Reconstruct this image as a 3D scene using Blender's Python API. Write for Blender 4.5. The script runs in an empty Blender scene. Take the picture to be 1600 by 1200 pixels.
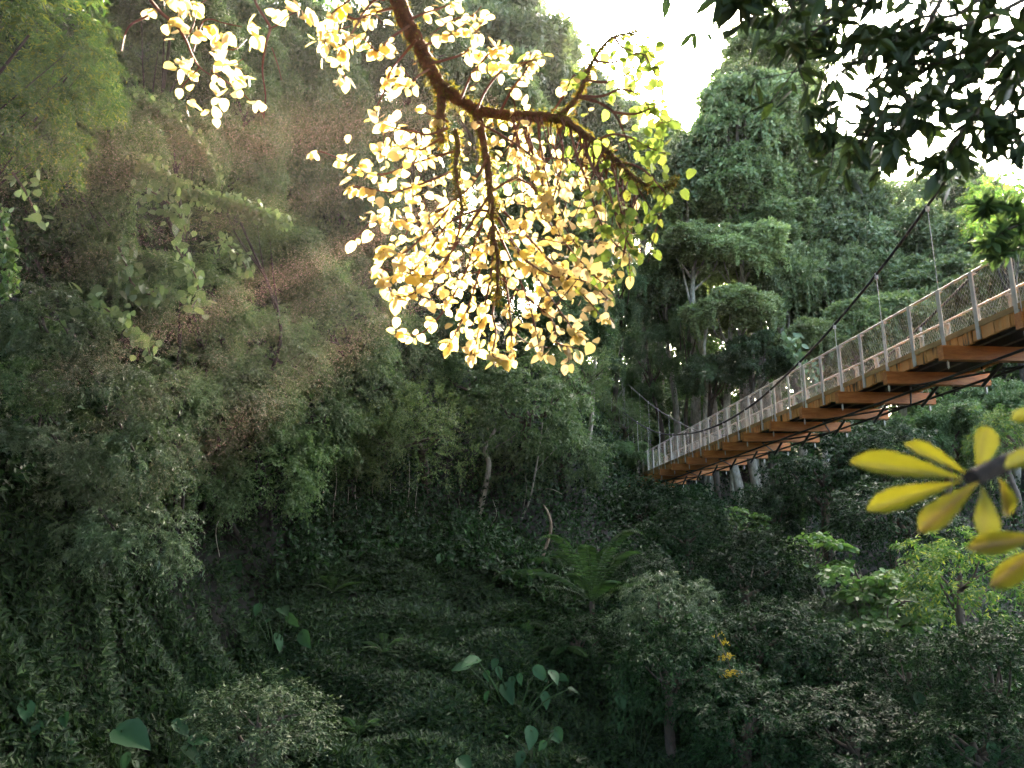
import bpy, math, random
import numpy as np
from mathutils import Vector, Matrix, Quaternion

# ------------------------------------------------------------------ camera, sky, sun, exposure
SC = bpy.context.scene
COL = SC.collection
W0, H0, F0 = 1600.0, 1200.0, 1150.0
PITCH = math.radians(12.5)
CP, SP = math.cos(PITCH), math.sin(PITCH)


def P(px, py, d):
    """point seen at pixel (px, py) of the 1600x1200 frame, d metres along the view axis"""
    x = (px - W0 / 2) / F0 * d
    v = (H0 / 2 - py) / F0 * d
    return np.array([x, d * CP - v * SP, d * SP + v * CP])


def PX(w, d):
    return w / F0 * d


cam = bpy.data.cameras.new("camera")
camo = bpy.data.objects.new("camera", cam)
COL.objects.link(camo)
camo.rotation_euler = (math.pi / 2 + PITCH, 0, 0)
cam.sensor_width = 36
cam.lens = 36 * F0 / W0
cam.clip_start = 0.05
cam.clip_end = 3000
cam.dof.use_dof = True
cam.dof.focus_distance = 13
cam.dof.aperture_fstop = 3.2
SC.camera = camo

SUN = P(1112, 125, 1.0)
SUN = SUN / np.linalg.norm(SUN)
SUN_EL = math.asin(SUN[2])
SUN_AZ = math.atan2(SUN[0], SUN[1])

world = bpy.data.worlds.new("World")
SC.world = world
world.use_nodes = True
wn = world.node_tree
sky = wn.nodes.new("ShaderNodeTexSky")
sky.sky_type = 'NISHITA'
sky.sun_disc = False
sky.sun_elevation = SUN_EL
sky.sun_rotation = SUN_AZ
sky.air_density = 1.0
sky.dust_density = 7.0
sky.ozone_density = 1.0
bg = wn.nodes["Background"]
bg.inputs[1].default_value = 0.15
# the sun's own disc with a narrow aureole, at the direction of the sun lamp
_tc = wn.nodes.new("ShaderNodeTexCoord")
_dt = wn.nodes.new("ShaderNodeVectorMath")
_dt.operation = 'DOT_PRODUCT'
_dt.inputs[1].default_value = tuple(SUN)
_mr = wn.nodes.new("ShaderNodeMapRange")
_mr.interpolation_type = 'SMOOTHSTEP'
_mr.inputs[1].default_value = math.cos(math.radians(.8))
_mr.inputs[2].default_value = math.cos(math.radians(.3))
_mr.inputs[3].default_value = 0
_mr.inputs[4].default_value = 300
_ad = wn.nodes.new("ShaderNodeVectorMath")
_ad.operation = 'ADD'
wn.links.new(_tc.outputs["Generated"], _dt.inputs[0])
wn.links.new(_dt.outputs["Value"], _mr.inputs[0])
wn.links.new(sky.outputs[0], _ad.inputs[0])
wn.links.new(_mr.outputs[0], _ad.inputs[1])
wn.links.new(_ad.outputs[0], bg.inputs[0])

sl = bpy.data.lights.new("sun", 'SUN')
sl.energy = 5.0
sl.angle = math.radians(0.5)
sl.color = (1.0, 0.88, 0.7)
slo = bpy.data.objects.new("sun", sl)
COL.objects.link(slo)
slo.rotation_euler = Vector(SUN).to_track_quat('Z', 'Y').to_euler()

SC.view_settings.view_transform = 'Standard'
SC.view_settings.look = 'None'
SC.view_settings.gamma = 1
SC.view_settings.exposure = 4.3
SC.render.engine = 'CYCLES'
cy = SC.cycles
cy.max_bounces = 6
cy.diffuse_bounces = 3
cy.glossy_bounces = 2
cy.transmission_bounces = 4
cy.volume_bounces = 0
cy.transparent_max_bounces = 4
cy.caustics_reflective = False
cy.caustics_refractive = False
cy.sample_clamp_indirect = 4
cy.use_adaptive_sampling = True
cy.adaptive_threshold = 0.02
cy.use_denoising = True
try:
    cy.denoiser = 'OPENIMAGEDENOISE'
    cy.denoising_input_passes = 'RGB_ALBEDO_NORMAL'
except Exception:
    pass
SC.render.film_transparent = False
HAZE = True

# ------------------------------------------------------------------ helpers
rng = np.random.default_rng(11)
UP = np.array([0, 0, 1.0])


def nrm(v):
    v = np.asarray(v, float)
    return v / np.maximum(np.linalg.norm(v, axis=-1, keepdims=True), 1e-9)


class MB:
    """collects vertices and faces, builds one mesh"""

    def __init__(self):
        self.v, self.f, self.m, self.n = [], [], [], 0

    def add(self, V, F, mat=0):
        V = np.asarray(V, float).reshape(-1, 3)
        F = np.asarray(F, int)
        self.v.append(V)
        self.f.append(F + self.n)
        self.m.append(np.full(len(F), mat))
        self.n += len(V)

    def mesh(self, name, mats, smooth=False):
        me = bpy.data.meshes.new(name)
        V = np.concatenate(self.v)
        tot = np.concatenate([np.full(len(f), f.shape[1]) for f in self.f])
        loops = np.concatenate([f.ravel() for f in self.f])
        me.vertices.add(len(V))
        me.vertices.foreach_set("co", V.astype(np.float32).ravel())
        me.loops.add(len(loops))
        me.loops.foreach_set("vertex_index", loops.astype(np.int32))
        me.polygons.add(len(tot))
        me.polygons.foreach_set("loop_start", np.concatenate([[0], np.cumsum(tot)[:-1]]).astype(np.int32))
        me.polygons.foreach_set("loop_total", tot.astype(np.int32))
        if not isinstance(mats, (list, tuple)):
            mats = [mats]
        for m in mats:
            me.materials.append(m)
        me.polygons.foreach_set("material_index", np.concatenate(self.m).astype(np.int32))
        me.polygons.foreach_set("use_smooth", np.full(len(tot), bool(smooth)))
        me.update(calc_edges=True)
        return me

    def build(self, name, mats, parent=None, smooth=False):
        return link(name, self.mesh(name, mats, smooth), parent)


def link(name, me, parent=None, loc=None):
    o = bpy.data.objects.new(name, me)
    COL.objects.link(o)
    if parent is not None:
        o.parent = parent
    if loc is not None:
        o.location = Vector(loc)
    return o


def thing(name, label, cat, loc=(0, 0, 0), group=None):
    o = link(name, None, None, loc)
    return tag(o, label, cat, group)


def tag(o, label, cat, group=None, kind=None):
    o["label"] = label
    o["category"] = cat
    if group:
        o["group"] = group
    if kind:
        o["kind"] = kind
    return o


def smooth_path(pts, n=6):
    """Catmull-Rom through the points"""
    p = np.asarray(pts, float)
    if len(p) < 3:
        t = np.linspace(0, 1, n)[:, None]
        return p[0] + (p[-1] - p[0]) * t
    q = np.vstack([2 * p[0] - p[1], p, 2 * p[-1] - p[-2]])
    out = []
    for i in range(1, len(q) - 2):
        for t in np.linspace(0, 1, n, endpoint=False):
            a, b, c, d = q[i - 1], q[i], q[i + 1], q[i + 2]
            out.append(.5 * ((2 * b) + (c - a) * t + (2 * a - 5 * b + 4 * c - d) * t * t + (3 * b - a - 3 * c + d) * t ** 3))
    out.append(q[-2])
    return np.array(out)


def tube(mb, path, r, sides=6, mat=0, rough=0.0, cap=True):
    p = np.asarray(path, float)
    n = len(p)
    r = np.interp(np.linspace(0, 1, n), np.linspace(0, 1, len(np.atleast_1d(r))), np.atleast_1d(r)) if np.ndim(r) else np.full(n, r)
    t = nrm(np.gradient(p, axis=0))
    ref = np.array([0.31, 0.22, 0.92]) if abs(t[0][2]) < .85 else np.array([0.9, 0.3, 0.1])
    a = nrm(np.cross(t, ref))
    b = np.cross(t, a)
    ang = np.linspace(0, 2 * math.pi, sides, endpoint=False)
    rr = r[:, None] * (1 + (rough * rng.standard_normal((n, sides)) if rough else 0))
    V = p[:, None, :] + rr[..., None] * (np.cos(ang)[None, :, None] * a[:, None, :] + np.sin(ang)[None, :, None] * b[:, None, :])
    i = np.arange(n - 1)[:, None] * sides
    j = np.arange(sides)[None, :]
    k = (j + 1) % sides
    Fq = np.stack([i + j, i + k, i + sides + k, i + sides + j], -1).reshape(-1, 4)
    mb.add(V, Fq, mat)
    if cap:
        for base, c in ((0, p[0]), ((n - 1) * sides, p[-1])):
            ring = V.reshape(-1, 3)[base:base + sides]
            tri = np.array([[q, (q + 1) % sides, sides] for q in range(sides)])
            mb.add(np.vstack([ring, c]), tri, mat)


def box(mb, c, ax, ay, az, mat=0):
    """box with centre c and half-axis vectors"""
    c, ax, ay, az = (np.asarray(q, float) for q in (c, ax, ay, az))
    V = [c + sx * ax + sy * ay + sz * az for sz in (-1, 1) for sy in (-1, 1) for sx in (-1, 1)]
    mb.add(V, [[0, 2, 3, 1], [4, 5, 7, 6], [0, 1, 5, 4], [2, 6, 7, 3], [0, 4, 6, 2], [1, 3, 7, 5]], mat)


# leaf shapes: x along the leaf 0..1, y across -.5...5, z lift
DIAMOND = (np.array([[0, 0, 0], [.45, -.5, .03], [1, 0, -.1], [.45, .5, .03]]), np.array([[0, 1, 2, 3]]))
_lx = [(.12, .22), (.38, .5), (.7, .36)]
FOLD = (np.array([[0, 0, 0], [.42, 0, -.05], [1, 0, -.14], [.22, -.4, .03], [.6, -.46, .0], [.22, .4, .03], [.6, .46, .0]]),
        np.array([[0, 3, 4, 1], [0, 1, 6, 5], [1, 4, 2, 2], [1, 2, 6, 6]]))


def outline_leaf(prof, bend=.15, fold=.12, teeth=0.0):
    """leaf with midrib: prof is a list of (x, half width)"""
    V, L = [], len(prof)
    for i, (x, w) in enumerate(prof):
        w2 = w * (1 + (teeth if i % 2 else -teeth))
        z = -bend * x * x
        V += [[x, 0, z - fold * w * .6], [x, -w2, z + fold * w * .4], [x, w2, z + fold * w * .4]]
    V = np.array(V)
    Fq = []
    for i in range(L - 1):
        a, b = 3 * i, 3 * i + 3
        Fq += [[a, a + 1, b + 1, b], [a, b, b + 2, a + 2]]
    return V, np.array(Fq)


HEART = outline_leaf([(-.12, .2), (-.04, .38), (.12, .5), (.36, .52), (.6, .43), (.8, .26), (.92, .1), (1, .005)], .14, .14)
OVAL = outline_leaf([(0, .01), (.1, .26), (.28, .45), (.5, .48), (.72, .36), (.9, .15), (1, .005)], .18, .25)
LANCE = outline_leaf([(0, .02), (.2, .3), (.45, .48), (.7, .36), (.88, .14), (1, .005)], .22, .35)
OBOV = outline_leaf([(0, .03), (.08, .07), (.2, .16), (.3, .25), (.4, .32), (.5, .4), (.6, .45), (.7, .5), (.78, .49), (.86, .43), (.93, .3), (.98, .14), (1, .01)], .12, .3, .1)


def leaves(mb, tmpl, pos, axis, normal, length, width, mat=0):
    TV, TF = tmpl
    pos = np.asarray(pos, float)
    N = len(pos)
    if N == 0:
        return
    a = nrm(axis)
    n = np.asarray(normal, float)
    n = nrm(n - (n * a).sum(1, keepdims=True) * a)
    b = np.cross(n, a)
    ln = np.broadcast_to(np.asarray(length, float), (N,))[:, None, None]
    wd = np.broadcast_to(np.asarray(width, float), (N,))[:, None, None]
    V = pos[:, None, :] + ln * TV[None, :, 0:1] * a[:, None, :] + wd * TV[None, :, 1:2] * b[:, None, :] + ln * TV[None, :, 2:3] * n[:, None, :]
    k = len(TV)
    quads = TF
    tri = quads[:, 2] == quads[:, 3]
    off = (np.arange(N) * k)[:, None, None]
    V = V.reshape(-1, 3)
    q4 = quads[~tri]
    if tri.any():
        # keep the islands whole: vertices once, faces in two arrays
        base = mb.n
        mb.add(V, (q4[None] + off).reshape(-1, 4), mat)
        mb.f.append((quads[tri][:, :3][None] + off).reshape(-1, 3) + base)
        mb.m.append(np.full(len(mb.f[-1]), mat))
    else:
        mb.add(V, (q4[None] + off).reshape(-1, 4), mat)


def rv(n):
    return nrm(rng.standard_normal((n, 3)))


# ------------------------------------------------------------------ materials
def nodes_of(name):
    m = bpy.data.materials.new(name)
    m.use_nodes = True
    nt = m.node_tree
    for n in list(nt.nodes):
        nt.nodes.remove(n)
    out = nt.nodes.new("ShaderNodeOutputMaterial")
    return m, nt, out


def leaf_mat(name, c1, c2, c3=None, trans=.4, tint=(1.1, 1.15, .68), rough=.45, spec=.3, per_tree=.35, spots=False):
    """leaf: random colour per leaf between c1..c2(..c3), light passing through the blade"""
    m, nt, out = nodes_of(name)
    N, L = nt.nodes, nt.links
    geo = N.new("ShaderNodeNewGeometry")
    ramp = N.new("ShaderNodeValToRGB")
    e = ramp.color_ramp.elements
    e[0].color = (*c1, 1)
    e[1].color = (*c2, 1)
    e[1].position = .75 if c3 else 1.0
    if c3:
        x = ramp.color_ramp.elements.new(1.0)
        x.color = (*c3, 1)
    L.new(geo.outputs["Random Per Island"], ramp.inputs[0])
    oi = N.new("ShaderNodeObjectInfo")
    mr = N.new("ShaderNodeMapRange")
    mr.inputs[3].default_value = 1 - per_tree
    mr.inputs[4].default_value = 1 + per_tree
    L.new(oi.outputs["Random"], mr.inputs[0])
    mx = N.new("ShaderNodeVectorMath")
    mx.operation = 'SCALE'
    L.new(ramp.outputs[0], mx.inputs[0])
    L.new(mr.outputs[0], mx.inputs["Scale"])
    if spots:  # brown insect damage and blotches of the old leaves
        tc = N.new("ShaderNodeTexCoord")
        no = N.new("ShaderNodeTexNoise")
        no.inputs["Scale"].default_value = 38
        no.inputs["Detail"].default_value = 4
        sr = N.new("ShaderNodeMapRange")
        sr.inputs[1].default_value, sr.inputs[2].default_value = .64, .7
        L.new(tc.outputs["Object"], no.inputs[0])
        L.new(no.outputs[0], sr.inputs[0])
        mc = N.new("ShaderNodeMix")
        mc.data_type = 'RGBA'
        mc.inputs[7].default_value = (.11, .06, .012, 1)
        L.new(sr.outputs[0], mc.inputs[0])
        L.new(mx.outputs[0], mc.inputs[6])

        class _O:
            outputs = [mc.outputs[2]]
        mx = _O
    pr = N.new("ShaderNodeBsdfPrincipled")
    pr.inputs["Roughness"].default_value = rough
    pr.inputs["Specular IOR Level"].default_value = spec
    L.new(mx.outputs[0], pr.inputs["Base Color"])
    tv = N.new("ShaderNodeVectorMath")
    tv.operation = 'MULTIPLY'
    tv.inputs[1].default_value = tint
    L.new(mx.outputs[0], tv.inputs[0])
    tr = N.new("ShaderNodeBsdfTranslucent")
    L.new(tv.outputs[0], tr.inputs[0])
    mix = N.new("ShaderNodeMixShader")
    mix.inputs[0].default_value = trans
    L.new(pr.outputs[0], mix.inputs[1])
    L.new(tr.outputs[0], mix.inputs[2])
    L.new(mix.outputs[0], out.inputs[0])
    return m


def surf_mat(name, c1, c2, scale=6.0, rough=.7, metal=0.0, stretch=(1, 1, 1), bump=.3, detail=6, c3=None, contrast=(.35, .65)):
    m, nt, out = nodes_of(name)
    N, L = nt.nodes, nt.links
    tc = N.new("ShaderNodeTexCoord")
    mp = N.new("ShaderNodeMapping")
    mp.inputs["Scale"].default_value = stretch
    L.new(tc.outputs["Object"], mp.inputs[0])
    no = N.new("ShaderNodeTexNoise")
    no.inputs["Scale"].default_value = scale
    no.inputs["Detail"].default_value = detail
    no.inputs["Roughness"].default_value = .65
    L.new(mp.outputs[0], no.inputs[0])
    ramp = N.new("ShaderNodeValToRGB")
    e = ramp.color_ramp.elements
    e[0].color, e[1].color = (*c1, 1), (*c2, 1)
    e[0].position, e[1].position = contrast
    if c3:
        x = ramp.color_ramp.elements.new(min(.98, contrast[1] + .12))
        x.color = (*c3, 1)
    L.new(no.outputs[0], ramp.inputs[0])
    pr = N.new("ShaderNodeBsdfPrincipled")
    pr.inputs["Roughness"].default_value = rough
    pr.inputs["Metallic"].default_value = metal
    L.new(ramp.outputs[0], pr.inputs["Base Color"])
    if bump:
        bp = N.new("ShaderNodeBump")
        bp.inputs["Strength"].default_value = bump
        bp.inputs["Distance"].default_value = .02
        L.new(no.outputs[0], bp.inputs["Height"])
        L.new(bp.outputs[0], pr.inputs["Normal"])
    L.new(pr.outputs[0], out.inputs[0])
    return m


M = {}
M["canopy"] = leaf_mat("canopy leaf", (.09, .13, .055), (.155, .205, .09), (.22, .265, .12), .4, spec=.25)
M["canopy_pale"] = leaf_mat("pale canopy leaf", (.15, .2, .09), (.22, .28, .12), (.28, .33, .15), .4)
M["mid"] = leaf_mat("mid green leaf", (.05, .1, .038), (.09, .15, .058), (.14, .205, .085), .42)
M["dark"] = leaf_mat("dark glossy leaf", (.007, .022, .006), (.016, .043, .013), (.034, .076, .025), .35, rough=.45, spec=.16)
M["silver"] = leaf_mat("grey green glossy leaf", (.04, .075, .032), (.07, .115, .05), (.115, .155, .075), .32, rough=.3, spec=.45)
M["airy"] = leaf_mat("fresh sapling leaf", (.06, .11, .035), (.11, .165, .055), (.17, .205, .075), .48)
M["lime"] = leaf_mat("yellow green leaf", (.04, .1, .025), (.08, .15, .035), (.24, .27, .035), .5)
M["layer"] = leaf_mat("broad light leaf", (.06, .13, .035), (.09, .17, .045), (.12, .2, .05), .45)
M["heart"] = leaf_mat("heart vine leaf", (.1, .16, .07), (.15, .21, .1), (.19, .25, .11), .42)
M["bushleaf"] = leaf_mat("small pale bush leaf", (.02, .04, .014), (.045, .075, .028), (.09, .12, .05), .3, rough=.4)
M["taro"] = leaf_mat("taro leaf", (.022, .062, .026), (.038, .09, .036), None, .35, rough=.5, spec=.15)
M["fern"] = leaf_mat("fern leaf", (.022, .055, .018), (.045, .088, .026), None, .4)
M["cover"] = leaf_mat("creeper leaf", (.009, .023, .007), (.018, .042, .011), (.042, .078, .022), .3, rough=.5, spec=.2)
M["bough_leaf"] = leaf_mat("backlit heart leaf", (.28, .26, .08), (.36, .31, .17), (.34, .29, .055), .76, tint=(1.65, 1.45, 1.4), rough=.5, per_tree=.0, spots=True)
M["shade_green_leaf"] = leaf_mat("shaded green heart leaf", (.1, .16, .035), (.16, .22, .05), (.24, .26, .06), .6, tint=(1.3, 1.25, .8), rough=.5, per_tree=.0, spots=True)  # shaded copy of the backlit leaf, shade put into the greener colour
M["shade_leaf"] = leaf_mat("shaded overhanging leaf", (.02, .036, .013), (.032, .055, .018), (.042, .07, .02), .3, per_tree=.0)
M["flower"] = leaf_mat("yellow blossom", (.24, .18, .01), (.32, .24, .02), None, .3)
M["dead"] = leaf_mat("withered orange leaf", (.4, .13, .02), (.45, .18, .03), None, .4)
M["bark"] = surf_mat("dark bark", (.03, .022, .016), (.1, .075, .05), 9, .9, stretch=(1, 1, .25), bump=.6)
M["shade_bark"] = surf_mat("shaded dark bark", (.012, .01, .008), (.04, .032, .024), 9, .9, stretch=(1, 1, .25), bump=.6)  # darker copy of the bark, shade put into the trunk colour
M["pale_bark"] = surf_mat("pale mottled bark", (.16, .14, .1), (.4, .37, .3), 7, .8, stretch=(1, 1, .4), bump=.4, c3=(.1, .12, .05))
M["moss_bark"] = surf_mat("mossy red brown bark", (.045, .018, .008), (.15, .06, .025), 22, .95, bump=.9, c3=(.1, .1, .02))
M["moss"] = leaf_mat("moss tuft", (.06, .06, .012), (.13, .11, .02), (.14, .06, .02), .4, rough=.8, spec=.2, per_tree=0)
M["twig"] = surf_mat("red brown twig", (.07, .025, .012), (.16, .06, .03), 30, .8, bump=.3)
M["dead_wood"] = surf_mat("weathered dead wood", (.07, .045, .025), (.26, .2, .14), 6, .85, stretch=(1, 1, .3), bump=.5)
M["stalk"] = surf_mat("dark brown stalk", (.006, .004, .002), (.022, .013, .007), 60, .95, bump=.5)
M["soil"] = surf_mat("forest soil", (.006, .006, .004), (.018, .014, .009), 1.3, .95, bump=.5, c3=(.03, .016, .008))
M["steel"] = surf_mat("galvanised steel", (.4, .41, .37), (.54, .54, .49), 5, .55, .1, bump=.05, c3=(.45, .48, .33))
M["wire"] = surf_mat("galvanised wire", (.4, .4, .38), (.55, .55, .5), 3, .5, .3, bump=0)
M["cable"] = surf_mat("dark steel cable", (.012, .013, .012), (.035, .035, .033), 20, .6, .3, bump=.2)
M["timber"] = surf_mat("orange hardwood timber", (.34, .11, .022), (.52, .21, .05), 2.2, .6, stretch=(1, 6, 6), bump=.25, c3=(.2, .13, .04))
M["timber_moss"] = surf_mat("moss streaked timber", (.03, .035, .012), (.56, .24, .05), 1.6, .75, stretch=(5, 5, .35), bump=.35, contrast=(.36, .46), c3=(.5, .25, .07))
M["kerb"] = surf_mat("weathered kerb timber", (.2, .13, .04), (.42, .27, .1), 2.5, .8, stretch=(1, .6, 1), bump=.3, c3=(.12, .15, .03))
M["under"] = surf_mat("dark painted bracing", (.02, .022, .02), (.05, .055, .045), 4, .6, .1, bump=.1)
M["drop"] = leaf_mat("sun tinted water droplet", (.82, .58, .45), (.9, .76, .66), None, .5, tint=(1, 1, 1), rough=.2, per_tree=0)  # warm sunlight put into the droplet colour


def whorl_mat():
    m, nt, out = nodes_of("yellow whorl leaf")
    N, L = nt.nodes, nt.links
    geo = N.new("ShaderNodeNewGeometry")
    at = N.new("ShaderNodeAttribute")
    at.attribute_name = "rib"
    no = N.new("ShaderNodeTexNoise")
    no.inputs["Scale"].default_value = 40
    no.inputs["Detail"].default_value = 5
    ad = N.new("ShaderNodeMath")
    ad.operation = 'MULTIPLY_ADD'
    ad.inputs[1].default_value = .75
    L.new(no.outputs[0], ad.inputs[0])
    L.new(at.outputs["Fac"], ad.inputs[2])
    ramp = N.new("ShaderNodeValToRGB")
    e = ramp.color_ramp.elements
    e[0].position, e[0].color = .3, (.09, .045, .005, 1)
    e[1].position, e[1].color = .8, (.21, .2, .01, 1)
    L.new(ad.outputs[0], ramp.inputs[0])
    pr = N.new("ShaderNodeBsdfPrincipled")
    pr.inputs["Roughness"].default_value = .5
    L.new(ramp.outputs[0], pr.inputs["Base Color"])
    tr = N.new("ShaderNodeBsdfTranslucent")
    L.new(ramp.outputs[0], tr.inputs[0])
    mix = N.new("ShaderNodeMixShader")
    mix.inputs[0].default_value = .55
    L.new(pr.outputs[0], mix.inputs[1])
    L.new(tr.outputs[0], mix.inputs[2])
    L.new(mix.outputs[0], out.inputs[0])
    return m


M["whorl"] = whorl_mat()

# ------------------------------------------------------------------ terrain
CTRL = [np.array(q, float) for q in [
    (0, 0, -1.7), (6, 0, -1.7), (-6, 0, -1.6), (0, -15, -1), (15, -10, 0), (-15, -10, 2), (0, 5, -3.2), (6, 6, -4), (-5, 6, -3.2),
    (18, 10, -3), (30, 20, -2), (45, 30, 2), (30, 5, 2), (-12, 6, 1), (-20, 12, 8), (-30, 20, 18), (-30, 0, 14), (0, 10, -5.0), (7, 12, -6)]]
CTRL += [P(*q) for q in [
    (100, 1180, 13), (400, 1185, 14.3), (650, 1190, 15.3), (900, 1190, 17), (1200, 1230, 18), (1500, 1250, 16),
    (100, 1010, 14.9), (300, 970, 18.8), (500, 905, 21.5), (640, 862, 24.5), (800, 935, 22.8), (900, 1060, 20),
    (450, 800, 25), (250, 780, 20.5), (50, 800, 15.2), (150, 890, 15.4), (60, 650, 15), (60, 480, 15.8), (60, 300, 17), (60, 80, 19), (250, 650, 20.5), (250, 450, 22), (250, 250, 24), (250, 50, 27), (450, 650, 25.5),
    (450, 450, 28.5), (450, 250, 34), (450, 50, 38), (650, 690, 30), (650, 520, 36), (650, 320, 44), (820, 720, 32.5), (820, 580, 42), (-150, 600, 13), (-150, 200, 15), (700, 830, 28.5), (850, 830, 29.5), (950, 800, 34), (1010, 790, 46), (1200, 790, 44),
    (1400, 800, 42), (1600, 800, 38), (1300, 950, 29), (1500, 1050, 23), (1100, 980, 25),
    (700, 360, 52), (900, 620, 50),
    (1000, 690, 62), (1200, 690, 66), (1400, 690, 64), (1600, 690, 58), (1000, 660, 90), (1400, 660, 95), (1800, 660, 80)]]
CTRL = np.array(CTRL)


_C = CTRL[:, :2]
_K = np.sqrt(((_C[:, None] - _C[None]) ** 2).sum(-1) + 9.0)
_A = np.block([[_K - .5 * np.eye(len(_C)), np.c_[np.ones(len(_C)), _C]], [np.r_[[np.ones(len(_C))], _C.T], np.zeros((3, 3))]])
_WT = np.linalg.solve(_A, np.r_[CTRL[:, 2], 0, 0, 0])


def ground_z(x, y):
    x0, y0 = np.asarray(x, float), np.asarray(y, float)
    x, y = np.clip(x0, -60, 75), np.clip(y0, -20, 105)
    z = np.full(x.shape, _WT[-3]) + _WT[-2] * x + _WT[-1] * y
    for k in range(len(_C)):
        z = z + _WT[k] * np.sqrt((x - _C[k, 0]) ** 2 + (y - _C[k, 1]) ** 2 + 9.0)
    z = z + .25 * np.sin(x * 1.1 + 1.3 * np.sin(y * .7)) * np.sin(y * .9 + .5) + .05 * np.sin(x * 2.7) * np.sin(y * 2.3 + 1)
    return z


gx = np.concatenate([np.linspace(-400, -62, 14), np.linspace(-60, 80, 420), np.linspace(84, 400, 14)])
gy = np.concatenate([np.linspace(-300, -22, 12), np.linspace(-20, 110, 390), np.linspace(114, 700, 16)])
X, Y = np.meshgrid(gx, gy)
Z = ground_z(X, Y)
mb = MB()
ii = np.arange((len(gy) - 1) * len(gx)).reshape(len(gy) - 1, len(gx))[:, :-1].ravel()
mb.add(np.stack([X, Y, Z], -1), np.stack([ii, ii + 1, ii + len(gx) + 1, ii + len(gx)], -1))
tag(mb.build("ground", M["soil"], smooth=True), "dark forest soil of the steep gully", "ground", kind="structure")


# ------------------------------------------------------------------ crown library
def fib(n, zmin=-1.0):
    i = np.arange(n) + .5
    z = 1 - (1 - zmin) * i / n
    ph = i * 2.399963
    r = np.sqrt(np.maximum(0, 1 - z * z))
    d = np.stack([r * np.cos(ph), r * np.sin(ph), z], -1)
    return nrm(d + .25 * rng.standard_normal((n, 3)))


def crown_domed(R, flat, n, cr, lpc, ll, lw, droop=.5, curtain=0, zmin=-.55, tmpl=DIAMOND, tilt=.4):
    """crown of leafy cushions with hanging skirts"""
    mb = MB()
    for u in fib(n, zmin):
        c = u * R * np.array([1, 1, flat]) * (.55 + .38 * rng.random())
        r = cr * (.6 + .75 * rng.random())
        k = int(lpc * (r / cr) ** 2)
        ax = nrm(.6 * u + .65 * UP)
        d = rv(k * 2)
        d = d[(d @ ax) > -.15 - .35 * rng.random(k * 2)][:k]
        k = len(d)
        # secondary tufts make the cushion uneven
        tuft = rv(13) * r
        near = np.linalg.norm(d[:, None, :] * r - tuft[None], axis=-1).min(1)
        rad = r * (1.0 - .75 * np.clip(near / r, 0, 1) + .12 * rng.standard_normal(k))
        pos = c + d * rad[:, None] * np.array([1, 1, .72])
        down = np.maximum(0, -(d @ ax) + .25)
        pos[:, 2] -= down * r * rng.random(k) * .9
        nn = nrm(d + tilt * rng.standard_normal((k, 3)) + .35 * UP)
        axs = nrm(d * .5 + rng.standard_normal((k, 3)) * .55 + np.array([0, 0, -droop]))
        s = .7 + .6 * rng.random(k)
        leaves(mb, tmpl, pos, axs, nn, ll * s, lw * s)
        for _ in range(curtain):
            q = nrm(rng.standard_normal(3) * np.array([1, 1, .15]) + .8 * u * np.array([1, 1, 0]))
            m = int(30 + 50 * rng.random())
            t = rng.random(m)
            L = r * (.8 + 1.6 * rng.random())
            pos = c + q * r * (.85 + .1 * rng.random()) + np.stack([np.sin(t * 5) * .06, np.cos(t * 4) * .06, -t * L], -1) + rng.standard_normal((m, 3)) * .05
            leaves(mb, tmpl, pos, nrm(rng.standard_normal((m, 3)) * .5 + np.array([0, 0, -.8])), nrm(q + rng.standard_normal((m, 3)) * .6), ll * .8, lw * .9)
    return mb


def crown_spray(R, flat, nspray, twigs, lpt, tl, ll, lw, g=.5, spread=.5, zmin=-.7, inner=.35, tmpl=DIAMOND, up=.2):
    """crown of twigs with leaves along them"""
    mb = MB()
    wood = MB()
    u = fib(nspray, zmin)
    rad = inner + (1 - inner) * rng.random(nspray) ** .6
    # lobes: uneven outline
    lob = rv(7)
    lobe = .62 + .5 * np.clip((u @ lob.T).max(1), 0, 1)
    rad = rad * np.where(rng.random(nspray) < .12, 1.22, 1)
    c = u * (R * rad * lobe)[:, None] * np.array([1, 1, flat])
    N = nspray * twigs
    cc = np.repeat(c, twigs, 0)
    dirs = nrm(np.repeat(u, twigs, 0) * .7 + up * UP + spread * rng.standard_normal((N, 3)))
    L = tl * (.6 + .7 * rng.random(N))
    t = (np.arange(lpt) + .6)[None, :] / lpt
    t = np.broadcast_to(t, (N, lpt)) + .06 * rng.standard_normal((N, lpt))
    pos = cc[:, None] + dirs[:, None] * (L[:, None] * t)[..., None]
    pos[..., 2] -= g * L[:, None] * t ** 2
    tan = dirs[:, None] + np.zeros_like(pos)
    tan[..., 2] -= 2 * g * t
    tan = nrm(tan)
    side = nrm(np.cross(tan, UP + .5 * rng.standard_normal(tan.shape)))
    sg = np.where(np.arange(lpt) % 2, 1, -1)[None, :, None]
    ax = nrm(tan * .65 + side * sg * .75 + np.array([0, 0, -.35]) + .25 * rng.standard_normal(tan.shape))
    nn = nrm(UP * .9 + .55 * rng.standard_normal(tan.shape) + np.repeat(u, twigs, 0)[:, None] * .35)
    s = .5 + .95 * rng.random(N * lpt) ** 1.4
    leaves(mb, tmpl, pos.reshape(-1, 3), ax.reshape(-1, 3), nn.reshape(-1, 3), ll * s, lw * s)
    return mb


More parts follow.
